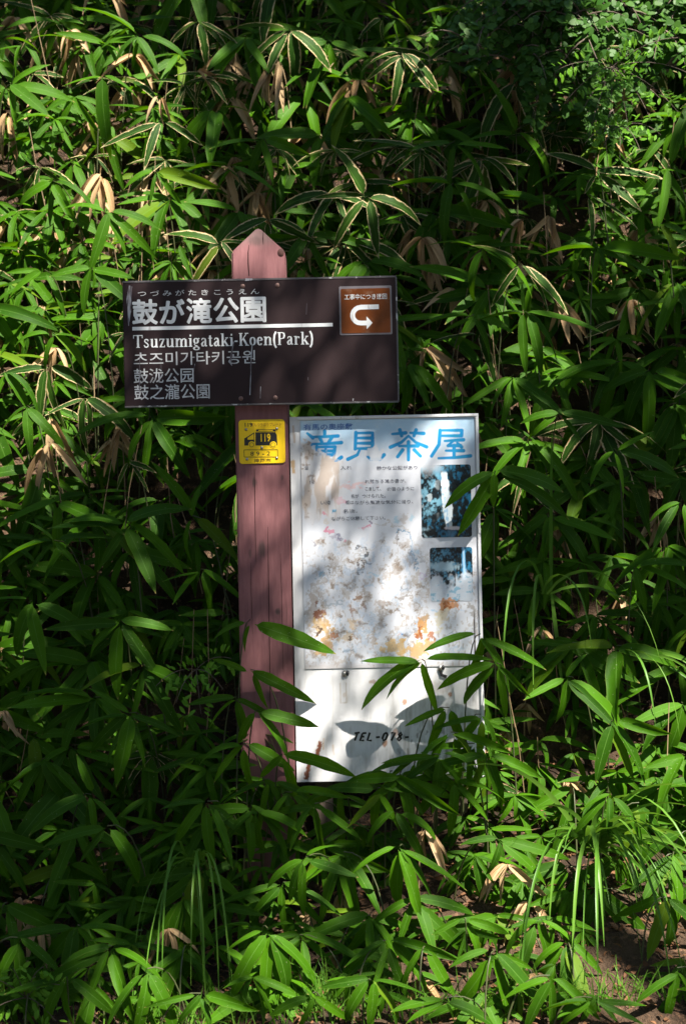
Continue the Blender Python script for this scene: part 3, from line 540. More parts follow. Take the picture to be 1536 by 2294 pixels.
def paint_grid(name, lo, hi, Y, step, fn, mat, thick=.0, rnd=0.0):
    nx, nz = max(2, int((hi[0] - lo[0]) / step)), max(2, int((hi[1] - lo[1]) / step))
    X_, Z_ = np.meshgrid(np.linspace(lo[0], hi[0], nx + 1), np.linspace(lo[1], hi[1], nz + 1))
    s = 3400 / (Y + 3.4); px = 768 + ((X_ - CAMP.x) * RIGHT.x + (Z_ - CAMP.z) * RIGHT.z) * s; py = 1147 - ((X_ - CAMP.x) * UP.x + (Z_ - CAMP.z) * UP.z) * s
    col = fn(px, py).reshape(-1, 3); n = (nx + 1) * (nz + 1)
    if rnd:                                      # round the corners by pulling corner points in
        cx, cz, a, c = (lo[0] + hi[0]) / 2, (lo[1] + hi[1]) / 2, (hi[0] - lo[0]) / 2 - rnd, (hi[1] - lo[1]) / 2 - rnd
        ex, ez = np.maximum(np.abs(X_ - cx) - a, 0), np.maximum(np.abs(Z_ - cz) - c, 0); m = np.maximum(ex, ez); h = np.hypot(ex, ez); k = np.where(h > 1e-9, m / np.maximum(h, 1e-9), 1)
        X_ = np.where(ex > 0, cx + np.sign(X_ - cx) * (a + ex * k), X_); Z_ = np.where(ez > 0, cz + np.sign(Z_ - cz) * (c + ez * k), Z_)
    V = np.stack([X_.ravel(), np.full(n, Y), Z_.ravel()], 1); i = np.arange(nx)[None, :] + (nx + 1) * np.arange(nz)[:, None]
    F = np.stack([i, i + 1, i + nx + 2, i + nx + 1], -1).reshape(-1, 4)
    V = V.tolist(); F = F.tolist()
    if thick:                                    # close the sheet with a rim so that it has depth
        ring = list(range(0, nx + 1)) + [(nx + 1) * j + nx for j in range(1, nz + 1)] + [(nx + 1) * nz + k for k in range(nx - 1, -1, -1)] + [(nx + 1) * j for j in range(nz - 1, 0, -1)]
        b0 = len(V); V += [[V[k][0], Y + thick, V[k][2]] for k in ring]; col = np.concatenate([col, col[ring] * .8])
        for k in range(len(ring)): j = (k + 1) % len(ring); F.append([ring[j], ring[k], b0 + k, b0 + j])
        F.append([b0 + k for k in range(len(ring))])
    m = mesh(name, V, F, mat); at = m.color_attributes.new('print', 'FLOAT_COLOR', 'POINT')
    at.data.foreach_set('color', np.concatenate([col, np.ones((len(col), 1))], 1).astype(np.float32).ravel()); return link(name, m)
n0, n1_ = P(651, 938, YN), P(1083.5, 1750, YN)
nl, nr = (WX(651, 945, YN) + WX(662.5, 1740, YN)) / 2, (WX(1071, 932, YN) + WX(1083, 1560, YN)) / 2
ntop, nbot = WZ(865, 930, YN), WZ(872, 1748, YN)
nroot = empty('notice_board', ((nl + nr) / 2, YN + .03, zb((nl + nr) / 2, .03)), 'weathered white notice board with peeling poster and waterfall photos beside the red post', 'notice board')
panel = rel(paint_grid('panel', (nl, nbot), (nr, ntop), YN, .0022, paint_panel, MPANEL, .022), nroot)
for x in (nl + .06, nr - .06): bm_obj('leg', box_bm((x - .02, YN + .0225, zb(x, .05) - .12), (x + .02, YN + .055, ntop - .1), .002), MBK, nroot)
for lo, hi in (((nl + .016, ntop - .007), (nr - .001, ntop - .001)), ((nr - .0075, nbot), (nr - .001, ntop - .0075))):
    bm_obj('frame_strip', box_bm((lo[0], YN - .007, lo[1]), (hi[0], YN - .0004, hi[1]), .001), MFRM, nroot)
YQ = YN - .0022
pl, pr = (WX(672.5, 940, YQ) + WX(682, 1495, YQ)) / 2, (WX(1061, 940, YQ) + WX(1073, 1495, YQ)) / 2
pt, pb = WZ(866, 938.5, YQ), WZ(877, 1495, YQ)
poster = rel(paint_grid('poster', (pl, pb), (pr, pt), YQ, .00115, paint_poster, MPAPER, .0018), nroot); tag(poster, 'peeling rust-stained poster with cyan title')
rel(link('poster_edge', mesh('poster_edge', [(pr - .0102, YQ - .0008, pb + .006), (pr - .0075, YQ - .0008, pb + .006), (pr - .0075, YQ - .0008, pb + .13), (pr - .0095, YQ - .0008, pb + .10)], [(0, 1, 2, 3)], MCRK)), nroot)
for k, (x0, y0, x1, y1) in enumerate(((943, 1041, 1055, 1204), (963, 1226, 1058, 1347))):
    cx, cy = (x0 + x1) / 2, (y0 + y1) / 2; c = P(cx, cy, YQ - .0008); wq, hq = (x1 - x0) / 2000, (y1 - y0) / 2000
    ph = paint_grid('waterfall_photo', (c.x - wq, c.z - hq), (c.x + wq, c.z + hq), YQ - .0008, .0013, paint_fall(x0, y0, x1, y1, k), MPHOTO, 0, .006)
    sub(ph, poster)
    tag(ph, ('upper waterfall photo, tall white fall between dark trees', 'lower waterfall photo, worn away along its lower half')[k])
YT = YQ - .0006
sub(lettering('有馬の奥座敷', 735, 956, 110, 14, YT, MBLU, .004), poster)
for s, x0, x1, cy, mt in (('静かな公園があり', 843, 934, 1048, MINK), ('れ落ちる滝の音が、', 817, 909, 1078, MINK), ('こまして、', 818, 853, 1095, MINK), ('の音のように', 867, 927, 1095, MINK), ('名が', 786, 803, 1111.5, MINK), ('つけられた。', 811, 863, 1111, MINK), ('橋は', 774, 792, 1125.5, MINK),
                      ('い滝', 718, 740, 1126, MINK), ('ながら風流な気分に浸り、', 794, 925, 1125, MINK), ('屋', 743, 754, 1146, MCYP), ('名物。', 768, 800, 1145, MINK), ('ながらご休憩して下さい。', 742.6, 863, 1161, MINK), ('10', 694, 705, 1080, MINK), ('入れ', 762, 788, 1048, MINK), ('温', 682, 691, 1048, MINK)):
    sub(lettering(s, (x0 + x1) / 2, cy, x1 - x0, 9 if '1' not in s else 7, YT, mt, .006), poster)
TP = [[(0, .9), (.9, 1)], [(.5, .95), (.35, 0)]], [[(.1, .9), (0, 0), (.7, .05)], [(.1, .9), (.8, .95)], [(.05, .5), (.6, .5)]], [[(.1, 1), (0, .05), (.8, 0)]]
def hand(glyphs, cx, cy, h, adv, parent):
    V, F = [], []; X = cx; k = 0
    for g in glyphs:
        for s in g:
            k += 1; pts = [(WX(X + a * adv * .75, cy - c * h, YN), WZ(X + a * adv * .75, cy - c * h, YN)) for a, c in s]; stroke_geo([(x_ + (z0_ - WZ(X, cy, YN)) * .25, z0_) for x_, z0_ in pts], .0046, YN - .0008 - .00006 * (k % 5), V, F)
        X += adv
    o = link('lettering', mesh('lettering', V, F, MBLK)); rel(o, nroot)
hand((TP[0], TP[1], TP[2], [[(.1, .4), (.8, .45)]], [[(.5, 1), (.1, .8), (0, .3), (.3, 0), (.7, .2), (.8, .7), (.5, 1)]], [[(0, .95), (.8, 1), (.4, 0)]], [[(.5, .5), (.15, .75), (.5, 1), (.75, .75), (.4, .5), (.1, .2), (.5, 0), (.8, .25), (.5, .5)]], [[(.1, .4), (.8, .45)]]), 790, 1659, 18, 16.2, nroot)
for cx, cy in ((771, 1510), (985, 1497)):
    disc(cx, cy, .006, .008, YN - .0006, MSTL, 'latch', nroot, .006); disc(cx + 7, cy - 2, .004, .006, YN - .0008, MDK, 'latch_hook', nroot, .007)
o = ribbon(rp([(985, 1500), (988, 1512), (1000, 1516)], YN), .007, YN - .004, MDK, 'latch_arm', nroot)

# ------------------------------------------------------------------ bamboo grass
LT = [0, .025, .07, .15, .27, .40, .55, .70, .83, .93, 1.0]
LW = [.05, .06, .55, .86, .99, 1.0, .95, .80, .54, .24, 0]
def leaf_geo(droop, bend, fold, twist, curl=0):
    V, U, F = [], [], []
    ang = 0; x = z_ = 0; prev = 0
    for i, (t, wd) in enumerate(zip(LT, LW)):
        dt = t - prev; prev = t; ang = droop * t ** 1.2; x += dt * math.cos(ang); z_ -= dt * math.sin(ang)
        yc = bend * t * t; tw = twist * t; hw_ = wd * .5
        for k, sgn in enumerate((-1, 0, 1)):
            oy = sgn * hw_; oz = abs(sgn) * hw_ * fold * (1 - .3 * t)
            jit = 1 + .09 * math.sin(17 * t + 3 * sgn + 50 * bend) * math.sin(5 * t + 9 * bend)
            V.append((x, yc + (oy * math.cos(tw) - oz * math.sin(tw)) * jit, z_ + (oy * math.sin(tw) + oz * math.cos(tw)) * .18)); U.append((k / 2, t))
        if i:
            a = 3 * (i - 1); F += [(a, a + 3, a + 4, a + 1), (a + 1, a + 4, a + 5, a + 2)]
    return V, U, F
SHAPES = [leaf_geo(d, bd, fo, tw) for d, bd, fo, tw in ((.25, .02, .35, .1), (.55, -.05, .45, -.25), (.85, .06, .30, .3), (1.25, -.03, .5, .15), (.45, .10, .25, -.4), (.7, -.10, .55, .5), (1.0, .02, .2, -.15), (.35, .16, .9, .9), (.9, -.15, .15, -.9))]
DRYS = [leaf_geo(d, bd, fo, tw) for d, bd, fo, tw in ((.4, .08, .9, 1.0), (.8, -.10, 1.1, -1.2), (1.0, .05, .7, .8), (.6, -.14, 1.2, 1.6))]
LEAF = {k: [mesh('bamboo_leaf', V, F, m, True, U) for V, U, F in (SHAPES if k != 'D' else DRYS)] for k, m in (('G', MG), ('E', ME), ('D', MD))}
def leaf_matrix(p, d, L, W, up, roll):
    d = d.normalized(); n = up - d * up.dot(d)
    if n.length < .05: n = Vector((0, -1, .2)) - d * Vector((0, -1, .2)).dot(d)
    n.normalize(); y = n.cross(d); n2 = n * math.cos(roll) + y * math.sin(roll); y2 = n2.cross(d)
    return Matrix(((d.x * L, y2.x * W, n2.x * L, p.x), (d.y * L, y2.y * W, n2.y * L, p.y), (d.z * L, y2.z * W, n2.z * L, p.z), (0, 0, 0, 1)))
def tube(pts, r0, r1, sides=5):
    V, F = [], []
    for i, p in enumerate(pts):
        a, c = pts[max(0, i - 1)], pts[min(len(pts) - 1, i + 1)]; d = (c - a).normalized(); x = d.orthogonal().normalized(); y = d.cross(x); r = r0 + (r1 - r0) * i / (len(pts) - 1)
        V += [p + (x * math.cos(t) + y * math.sin(t)) * r for t in [k * 2 * math.pi / sides for k in range(sides)]]
        if i:
            for k in range(sides): F.append(((i - 1) * sides + k, (i - 1) * sides + (k + 1) % sides, i * sides + (k + 1) % sides, i * sides + k))
    return V, F
def bez(a, c1, c, n=8): return [a * (1 - t) ** 2 + c1 * (2 * t * (1 - t)) + c * t * t for t in [i / n for i in range(n + 1)]]
ZONES = [(lambda x, y: 470 <= x <= 720 and 440 < y < 640, 'just behind the pointed post top', 'bamboo grass behind the post top'),
 (lambda x, y: y < 500 and x < 520, 'high above the lettered end of the brown board', 'bamboo grass above the lettered board end'),
 (lambda x, y: y < 500 and x < 960, 'high on the bank above the pointed post', 'bamboo grass above the post'),
 (lambda x, y: y < 500, 'on the bank around the small-leaved shrub', 'bamboo grass around the shrub'),
 (lambda x, y: y < 920 and x < 560, 'beside the lettered end of the brown board', 'bamboo grass beside the lettered board end'),
 (lambda x, y: y < 930, 'beside the brown board\'s sticker end', 'bamboo grass beside the sticker end'),
 (lambda x, y: y < 1350 and x < 800, 'beside the red post near the yellow plate', 'bamboo grass beside the yellow plate'),
 (lambda x, y: y < 1480 and x >= 800, 'beside the notice board\'s waterfall photos', 'bamboo grass beside the waterfall photos'),
 (lambda x, y: y < 1760 and x < 520, 'on the dark slope beside the lower red post', 'bamboo grass beside the lower post'),
 (lambda x, y: y < 1800 and x < 1120, 'against the lower notice board and post', 'bamboo grass against the lower notice board'),
 (lambda x, y: y < 1880 and x >= 1120, 'between the long grass clumps near the notice board', 'bamboo grass between the grass clumps'),
 (lambda x, y: x < 620, 'around the thin dark grass clump at the foot', 'bamboo grass around the thin dark grass clump'),
 (lambda x, y: x < 1130, 'at the bank foot straight below the notice board', 'bamboo grass below the notice board'),
 (lambda x, y: True, 'by the sunny long grass above the bare soil', 'bamboo grass above the bare soil')]
KINDS = {'G': 'green bamboo grass', 'E': 'cream-edged bamboo grass', 'D': 'dead bamboo grass'}
NUM = {2: 'two', 3: 'three', 4: 'four', 5: 'five', 6: 'six', 7: 'seven', 8: 'eight'}
def zone(px, py):
    for f, a, g in ZONES:
        if f(px, py): return a, g
KEEP = [(262, 498, 906, 922), (512, 905, 668, 1560), (645, 920, 1092, 1500), (660, 1490, 890, 1760)]
def blocked(p):
    if p.y > .17: return False
    x, y = proj(p)
    return any(a < x < c and b_ < y < d for a, b_, c, d in KEEP)
NPL = [0]
def plant(px, py, Y, kind, leaves, hero=False, label=None):
    """leaves: (picture angle, length in px, lean to the viewer)"""
    tip = P(px, py, Y); s = (Y + 3.4) / 3400.0
    ms = []
    for ang, lpx, lean in leaves:
        t = math.radians(ang); d = RIGHT * math.cos(t) - UP * math.sin(t) + Vector((0, -lean, 0)); L = lpx * s * random.uniform(1.02, 1.12) * math.sqrt(1 + .5 * lean * lean)
        W = min(.040, L * random.choice((.125, .15, .165, .185, .21)) * random.uniform(.94, 1.06)) if kind != 'D' else L * random.uniform(.10, .14)
        st = tip + d.normalized() * .006 + Vector((random.uniform(-.006, .006), random.uniform(-.006, .006), random.uniform(-.008, .004)))
        dd = d.normalized(); dd = Vector((dd.x, dd.y, dd.z + (.16 if kind != 'D' else .05)))
        ms.append((leaf_matrix(st, dd, L, W, Vector((0, -.75, .65)), random.uniform(-.45, .45)), st + d.normalized() * L, st + d.normalized() * L * .5))
    if not hero and any(blocked(b_) or blocked(c) for a, b_, c in ms): return False
    by = Y + random.uniform(.05, .16); bx = tip.x + random.uniform(-.10, .10); by = max(by, yb(tip.z) - .45)
    if zb(bx, by) > tip.z - .12: by -= .12
    base = Vector((bx, by, zb(bx, by) - .02))
    if base.z > tip.z - .05: base = Vector((tip.x, tip.y + .12, tip.z - .25))
    pts = bez(base, Vector((base.x * .8 + tip.x * .2, base.y * .75 + tip.y * .25, max(base.z, tip.z) + .01)), tip)
    if not hero and any(blocked(p) for p in pts): return False
    lab, grp = zone(px, py); n = len(leaves)
    mean = sum(l for a, l, q in leaves) / n; size = 'long' if mean > 128 else 'short' if mean < 112 else 'medium'
    look = f'{KINDS[kind]} with {NUM[n]} {size} leaves'
    r = empty('bamboo_plant', base, label or f'{look} {lab}', 'bamboo grass', NUM[n] + '-leaved ' + size + ' ' + ('dead ' if kind == 'D' else 'cream-edged ' if kind == 'E' else '') + grp) if not label else empty('bamboo_plant', base, label, 'bamboo grass', grp)
    V, F = tube([p - base for p in pts], .0021, .0013); link('stem', mesh('stem', V, F, MST if kind != 'D' else MSD, True), r)
    for m, a, c in ms:
        o = link('leaf', random.choice(LEAF[kind]), r); m2 = m.copy(); m2.translation = m.translation - base; o.matrix_local = m2
    NPL[0] += 1; return True
H = [  # plants one can pick out in the photograph: px, py, distance in front of the bank (or absolute depth), kind, leaves
 (648, 65, .30, 'E', [(178, 115), (135, 130), (115, 110), (80, 130), (40, 125)]), (310, 75, .34, 'G', [(170, 85), (100, 75), (60, 95), (20, 115), (-150, 130), (140, 80)]),
 (440, 45, .30, 'E', [(135, 85), (75, 95), (35, 95)]), (235, 165, .38, 'G', [(89, 180), (30, 90), (160, 90)]), (362, 268, .36, 'E', [(150, 130), (104, 112), (35, 95)]),
 (20, 190, .36, 'G', [(10, 135), (45, 120), (-30, 90), (80, 85)]), (52, 98, .33, 'G', [(-12, 110), (165, 70), (100, 80), (50, 70)]), (120, 405, .36, 'G', [(20, 120), (60, 110), (95, 100), (150, 95)]),
 (240, 470, .38, 'G', [(45, 145), (102, 130), (15, 110), (200, 100), (62, 95)]), (490, 540, .32, 'E', [(120, 115), (60, 95), (190, 120), (10, 70)]), (600, 490, .30, 'E', [(150, 105), (85, 70), (30, 110), (12, 85)]),
 (350, 380, .34, 'G', [(20, 135), (60, 95), (100, 70), (150, 75)]), (590, 310, .30, 'G', [(110, 80), (30, 100), (170, 115), (75, 100)]), (520, 370, .32, 'G', [(35, 130), (170, 95), (120, 75)]), (405, 540, .34, 'G', [(75, 75), (10, 60)]),
 (900, 116, .32, 'E', [(160, 90), (95, 112), (60, 105), (46, 115), (140, 100)]), (858, 35, .28, 'E', [(130, 65), (20, 65), (100, 55)]), (822, 440, .34, 'E', [(125, 130), (80, 122), (-125, 120), (15, 140), (172, 110)]),
 (940, 335, .32, 'E', [(135, 70), (80, 55), (45, 75), (183, 140)]), (1018, 316, .33, 'G', [(165, 105), (98, 95), (45, 135), (12, 110)]), (1155, 295, .32, 'G', [(-125, 150), (45, 140), (-105, 70), (172, 100)]),
 (1015, 410, .34, 'G', [(105, 130), (175, 130), (15, 120), (60, 85)]), (1335, 385, .36, 'E', [(-160, 110), (120, 45), (50, 115), (14, 140)]), (1318, 435, .33, 'E', [(82, 105), (40, 120)]),
 (1497, 372, .38, 'G', [(98, 135), (-80, 200), (30, 70)]), (1480, 500, .38, 'G', [(150, 85), (20, 75), (60, 95)]), (1080, 556, .36, 'G', [(195, 130), (115, 120), (28, 160), (50, 110)]),
 (1165, 590, .38, 'E', [(-162, 105), (122, 105), (44, 140), (58, 125)]), (1175, 697, .38, 'G', [(-95, 65), (92, 130), (50, 155), (20, 170), (75, 135), (170, 95)]), (1060, 705, .34, 'G', [(172, 125), (150, 70), (30, 85), (62, 115)]),
 (1075, 742, .30, 'E', [(165, 110), (72, 130)]), (1335, 556, .38, 'G', [(15, 165), (30, 155), (170, 120), (100, 70)]), (1252, 925, .36, 'G', [(140, 82), (55, 65), (20, 145), (172, 90)]),
 (1085, 935, .25, 'G', [(60, 120), (45, 135), (22, 125)]), (1375, 1005, .38, 'G', [(-25, 85), (75, 95), (20, 165), (140, 90)]),
 (1108, 1055, -.05, 'G', [(116, 155), (88, 78), (30, 190), (152, 140), (15, 175)]), (1075, 1420, -.08, 'G', [(163, 118), (95, 112), (55, 135), (30, 155)]),
 (945, 1477, -.085, 'G', [(176, 128), (149, 178), (134, 112), (76, 128), (3, 140)]), (1112, 1485, -.11, 'G', [(160, 150), (133, 130), (80, 130), (48, 100)]),
 (1266, 1515, .36, 'G', [(95, 105), (35, 175), (50, 145), (150, 105), (-60, 75)]), (1525, 1125, .38, 'G', [(125, 125), (80, 90), (160, 80)]), (1425, 1268, .36, 'G', [(83, 95), (-10, 120), (25, 130), (170, 90)]),
 (284, 1170, .38, 'G', [(172, 160), (198, 120), (120, 108), (64, 150), (38, 160), (-20, 140)]), (432, 1155, .36, 'G', [(-125, 135), (108, 100), (46, 125), (-80, 75)]),
 (122, 1210, .35, 'G', [(163, 130), (0, 120), (130, 80), (50, 70), (-140, 75)]), (72, 1345, .36, 'G', [(110, 125), (75, 145), (175, 85), (25, 150)]), (270, 1390, .37, 'G', [(140, 105), (97, 160), (60, 145), (10, 120), (172, 150)]),
 (450, 1275, .34, 'G', [(165, 85), (75, 105), (40, 115), (125, 90)]), (515, 1376, .30, 'G', [(172, 95), (60, 110), (100, 90)]), (560, 1388, -.10, 'G', [(27, 185), (105, 60), (160, 90)]),
 (562, 1500, -.12, 'G', [(33, 155), (72, 85), (200, 90)]), (578, 1590, -.13, 'G', [(20, 125), (54, 140), (120, 90)]), (632, 1690, -.15, 'G', [(72, 115), (16, 165), (130, 90)]),
 (290, 1597, .38, 'G', [(172, 115), (-145, 105), (135, 125), (115, 115), (96, 145), (70, 125), (20, 120)]), (205, 1780, .37, 'G', [(157, 145), (-115, 85), (95, 95), (45, 125), (75, 115)]), (240, 1850, .38, 'G', [(165, 155), (52, 155), (120, 90)]),
 (465, 1795, .38, 'G', [(177, 95), (125, 115), (86, 142), (64, 135), (42, 145)]), (552, 1800, .36, 'G', [(78, 120), (140, 90), (40, 100)]), (685, 1920, .38, 'G', [(152, 110), (92, 115), (112, 95), (20, 105), (-30, 80)]),
 (600, 2080, .36, 'G', [(148, 95), (124, 155), (95, 165), (82, 115), (64, 160), (36, 190)]), (330, 2170, .36, 'G', [(130, 130), (92, 135), (60, 160)]), (878, 1727, .40, 'G', [(110, 95), (55, 110), (34, 165), (172, 110)]),
 (888, 1812, .38, 'G', [(140, 105), (60, 125), (20, 100)]), (895, 1895, .40, 'G', [(155, 115), (101, 160), (70, 160), (52, 180), (30, 165)]), (1115, 1880, .38, 'G', [(100, 85), (18, 165), (40, 135), (176, 75)]),
 (1365, 1775, .40, 'G', [(158, 75), (130, 115), (90, 85), (50, 125)]), (1105, 2130, .36, 'G', [(170, 95), (117, 145), (75, 160), (50, 170), (18, 90)]), (950, 2120, .34, 'G', [(125, 110), (66, 115)]),
 (1515, 2168, .34, 'G', [(152, 120), (106, 130), (60, 90)]), (1040, 2058, .36, 'G', [(145, 70), (60, 80), (18, 105)]), (1372, 1615, .38, 'G', [(110, 125), (72, 140), (58, 150), (20, 110)]),
 (1010, 1640, -.16, 'G', [(150, 130), (118, 125), (80, 120), (40, 110), (20, 130)]), (930, 1705, -.17, 'G', [(165, 120), (140, 110), (100, 100), (40, 130), (10, 120)]), (1075, 1600, -.13, 'G', [(165, 110), (125, 130), (95, 130), (55, 120)]), (765, 1775, -.18, 'G', [(172, 110), (150, 90), (95, 110), (30, 130), (-8, 120)]), (705, 1800, -.2, 'G', [(170, 110), (120, 100), (80, 120), (40, 110)]), (1062, 1665, -.15, 'G', [(165, 110), (135, 120), (100, 120), (60, 110)]), (985, 1690, -.19, 'G', [(172, 120), (140, 120), (95, 120), (45, 120), (15, 110)]), (900, 1742, -.2, 'G', [(170, 120), (140, 110), (80, 110), (25, 120)]), (1005, 1585, -.12, 'G', [(155, 100), (110, 110), (70, 110)]), (850, 1765, -.2, 'G', [(178, 110), (130, 100), (95, 120), (60, 120), (12, 120)]), (1010, 1745, -.18, 'G', [(172, 130), (135, 120), (90, 130), (50, 120), (10, 120)]), (1090, 1690, -.18, 'G', [(160, 120), (110, 130), (70, 130), (25, 130)]),
 (530, 1560, -.10, 'G', [(30, 110), (75, 120), (140, 100), (170, 110)]), (545, 1665, -.13, 'G', [(35, 120), (80, 110), (130, 110), (175, 120)]), (605, 1745, -.17, 'G', [(20, 120), (60, 110), (100, 120), (150, 120)]), (570, 1810, -.2, 'G', [(15, 120), (50, 130), (90, 120), (140, 120), (172, 100)]), (655, 1775, -.19, 'G', [(8, 120), (45, 100), (85, 120), (130, 100)]),
 (1230, 2185, .32, 'G', [(160, 110), (120, 130), (85, 120), (40, 130)]), (1325, 2235, .26, 'G', [(170, 110), (30, 110), (140, 90), (5, 110)]), (1490, 2010, .36, 'G', [(150, 120), (110, 130), (80, 130), (45, 120)]), (1205, 2060, .34, 'G', [(150, 120), (110, 120), (70, 130), (25, 120)]), (830, 2195, .32, 'G', [(165, 110), (125, 110), (90, 100), (50, 120), (10, 110)]), (1000, 2235, .26, 'G', [(170, 110), (150, 90), (20, 120), (60, 60)]), (450, 2225, .3, 'G', [(165, 110), (130, 90), (60, 90), (15, 120)]), (150, 2190, .34, 'G', [(165, 120), (120, 110), (85, 100), (40, 120)]), (700, 2225, .28, 'G', [(160, 100), (110, 80), (40, 110)]), (40, 2100, .34, 'G', [(120, 120), (80, 130), (40, 130)]),
 (118, 745, .36, 'G', [(112, 85), (42, 110), (175, 80), (8, 115)]), (10, 830, .36, 'G', [(52, 100), (34, 125), (110, 70)]), (60, 908, .36, 'G', [(85, 105), (48, 120), (140, 80)]),
 (205, 600, .37, 'G', [(104, 100), (48, 125), (20, 95), (165, 90)]), (100, 604, .34, 'G', [(135, 85), (60, 105), (170, 70)]), (110, 820, .30, 'E', [(168, 110), (98, 125), (82, 150), (30, 110)]),
 (190, 885, .30, 'E', [(150, 85), (98, 115), (33, 150), (70, 80)]), (110, 990, .28, 'D', [(100, 140), (72, 130), (122, 120), (45, 120)]), (270, 945, .25, 'D', [(95, 110), (70, 95), (115, 80)]), (290, 1030, .30, 'E', [(112, 65), (60, 65), (20, 60)]),
 (110, 930, .26, 'D', [(85, 130), (60, 120)]), (18, 250, .24, 'D', [(95, 110), (75, 120)]), (355, 215, .28, 'D', [(110, 70), (85, 60), (60, 60)]), (440, 150, .26, 'D', [(50, 80), (20, 70)])]
SPECIAL = {(1108, 1055): 'green bamboo fan with one broad leaf over the upper waterfall photo', (1075, 1420): 'arching green bamboo fan at the notice board edge below the lower photo',
 (945, 1477): 'green bamboo fan spread across the bottom of the peeling poster', (1112, 1485): 'green bamboo fan hanging over the blank lower right corner of notice board',
 (560, 1388): 'bamboo stem with a long leaf crossing the post onto the poster', (562, 1500): 'bamboo stem with a leaf pointing from post to poster\'s lower edge',
 (578, 1590): 'bamboo fan crossing the post base beside the sunlit blank panel', (632, 1690): 'bamboo fan in front of the rust streak at the notice board foot',
 (648, 65): 'cream-edged bamboo fan with five hanging leaves, topmost above the post', (235, 165): 'bamboo with one very long upright sunlit leaf above the board'}
for px, py, off, k, lv in H:
    Y = off if off < 0 else front(px, py, off)
    plant(px, py, Y, k, [(a, l, random.uniform(.10, .45) if off > 0 else random.uniform(0, .15)) for a, l in lv], True, SPECIAL.get((px, py)))
# the other plants one can count, spread over the bank
taken = [(h[0], h[1]) for h in H]
tries = 0
while NPL[0] < 298 and tries < 6000:
    tries += 1
    px, py = random.uniform(-60, 1596), random.uniform(-60, 2235)
    if 960 < px < 1420 and py < 260 and random.random() < .85: continue
    if py > 2040 and 1360 < px < 1520: continue
    dmin = min((px - a) ** 2 + (py - c) ** 2 for a, c in taken)
    if dmin < (62 if tries < 3500 else 45) ** 2: continue
    off = random.uniform(.10, .33); Y = front(px, py, off); q = random.random()
    up = sstep(1150, 500, np.array(float(py))); pe = .02 + .10 * float(up); pd = .01 + .03 * float(up) + (.30 if px < 420 and 600 < py < 1150 else 0)
    if py > 1250: pe, pd = .0, .015
    k = 'E' if q < pe else 'D' if q < pe + pd else 'G'
    n = random.choice([3, 4, 5, 5, 6, 7]); a0 = random.uniform(-20, 40); a1 = random.uniform(140, 200)
    ok = plant(px, py, Y, k, [((a0 + (a1 - a0) * (i + .5) / n + random.uniform(-14, 14)) if k != 'D' else random.uniform(50, 130), random.uniform(95, 168) * (1 if k != 'D' else .75), random.uniform(.05, .75)) for i in range(n)])
    if ok: taken.append((px, py))

# ------------------------------------------------------------------ uncounted growth: leaves deep in the bank, dry stalks, litter
def batch(name, items, mat, geos, label, cat):
    VV, FF, UU, RR = [], [], [], []; off = 0
    for M, gi in items:
        V, U, F = geos[gi]; A = np.array(V); R = np.array(M.to_3x3()); VV.append(A @ R.T + np.array(M.translation)); FF.append(np.array(F) + off); UU.append(np.array(U)); RR.append(np.full(len(V), random.random())); off += len(V)
    m = mesh(name, np.concatenate(VV).tolist(), np.concatenate(FF).tolist(), mat, True, np.concatenate(UU))
    at = m.attributes.new('rnd', 'FLOAT', 'POINT'); at.data.foreach_set('value', np.concatenate(RR).astype(np.float32))
    return tag(link(name, m), label, cat, kind='stuff')
def fan_items(px, py, Y, n, dry=False):
    tip = P(px, py, Y); s = (Y + 3.4) / 3400; out = []
    for i in range(n):
        t = math.radians(-10 + 200 * (i + .5) / n + random.uniform(-18, 18)) if not dry else math.radians(random.uniform(40, 140))
        d = RIGHT * math.cos(t) - UP * math.sin(t) + Vector((0, -random.uniform(0, .8), .15)); L = random.uniform(60, 130) * s
        out.append((leaf_matrix(tip, d, L, min(.037, L * random.uniform(.12, .18)) if not dry else L * .14, Vector((0, -.7, .7)), random.uniform(-.6, .6)), random.randrange(9 if not dry else 4), tip + d.normalized() * L))
    return out
S = {'G': [], 'E': [], 'D': []}
for i in range(2900):
    px, py = random.uniform(-700, 2240), random.uniform(-500, 2235) if i % 4 else random.uniform(-300, 700)
    if py > 2050 and 1370 < px < 1520: continue
    inside = -60 < px < 1600 and py > -60
    off = random.uniform(.02, .24) if inside else random.uniform(.05, .38)
    up = float(sstep(1200, 600, np.array(float(py)))); q = random.random(); k = 'D' if q < .06 + .16 * up else 'E' if q < .07 + .30 * up else 'G'
    for M, g, e in fan_items(px, py, front(px, py, off), random.randint(4, 7), k == 'D'):
        if not blocked(e) and not blocked(M.translation): S[k].append((M, g))
for i in range(1500):                        # the growth goes on along the bank on both sides
    px, py = (random.uniform(-1900, -60) if i % 2 else random.uniform(1600, 3500)), random.uniform(-500, 2235)
    for M, g, e in fan_items(px, py, front(px, py, random.uniform(.05, .36)), random.randint(4, 6)): S['G'].append((M, g))
batch('shaded_undergrowth', S['G'], MGs, SHAPES, 'dense shaded green bamboo grass leaves deep behind the single plants', 'undergrowth')
batch('pale_edged_undergrowth', S['E'], MEs, SHAPES, 'cream-edged bamboo leaves deep in the upper bank growth', 'undergrowth')
batch('dry_undergrowth', S['D'], MDs, DRYS, 'dry tan bamboo leaves hanging deep in the bank growth', 'undergrowth')
V, F = [], []
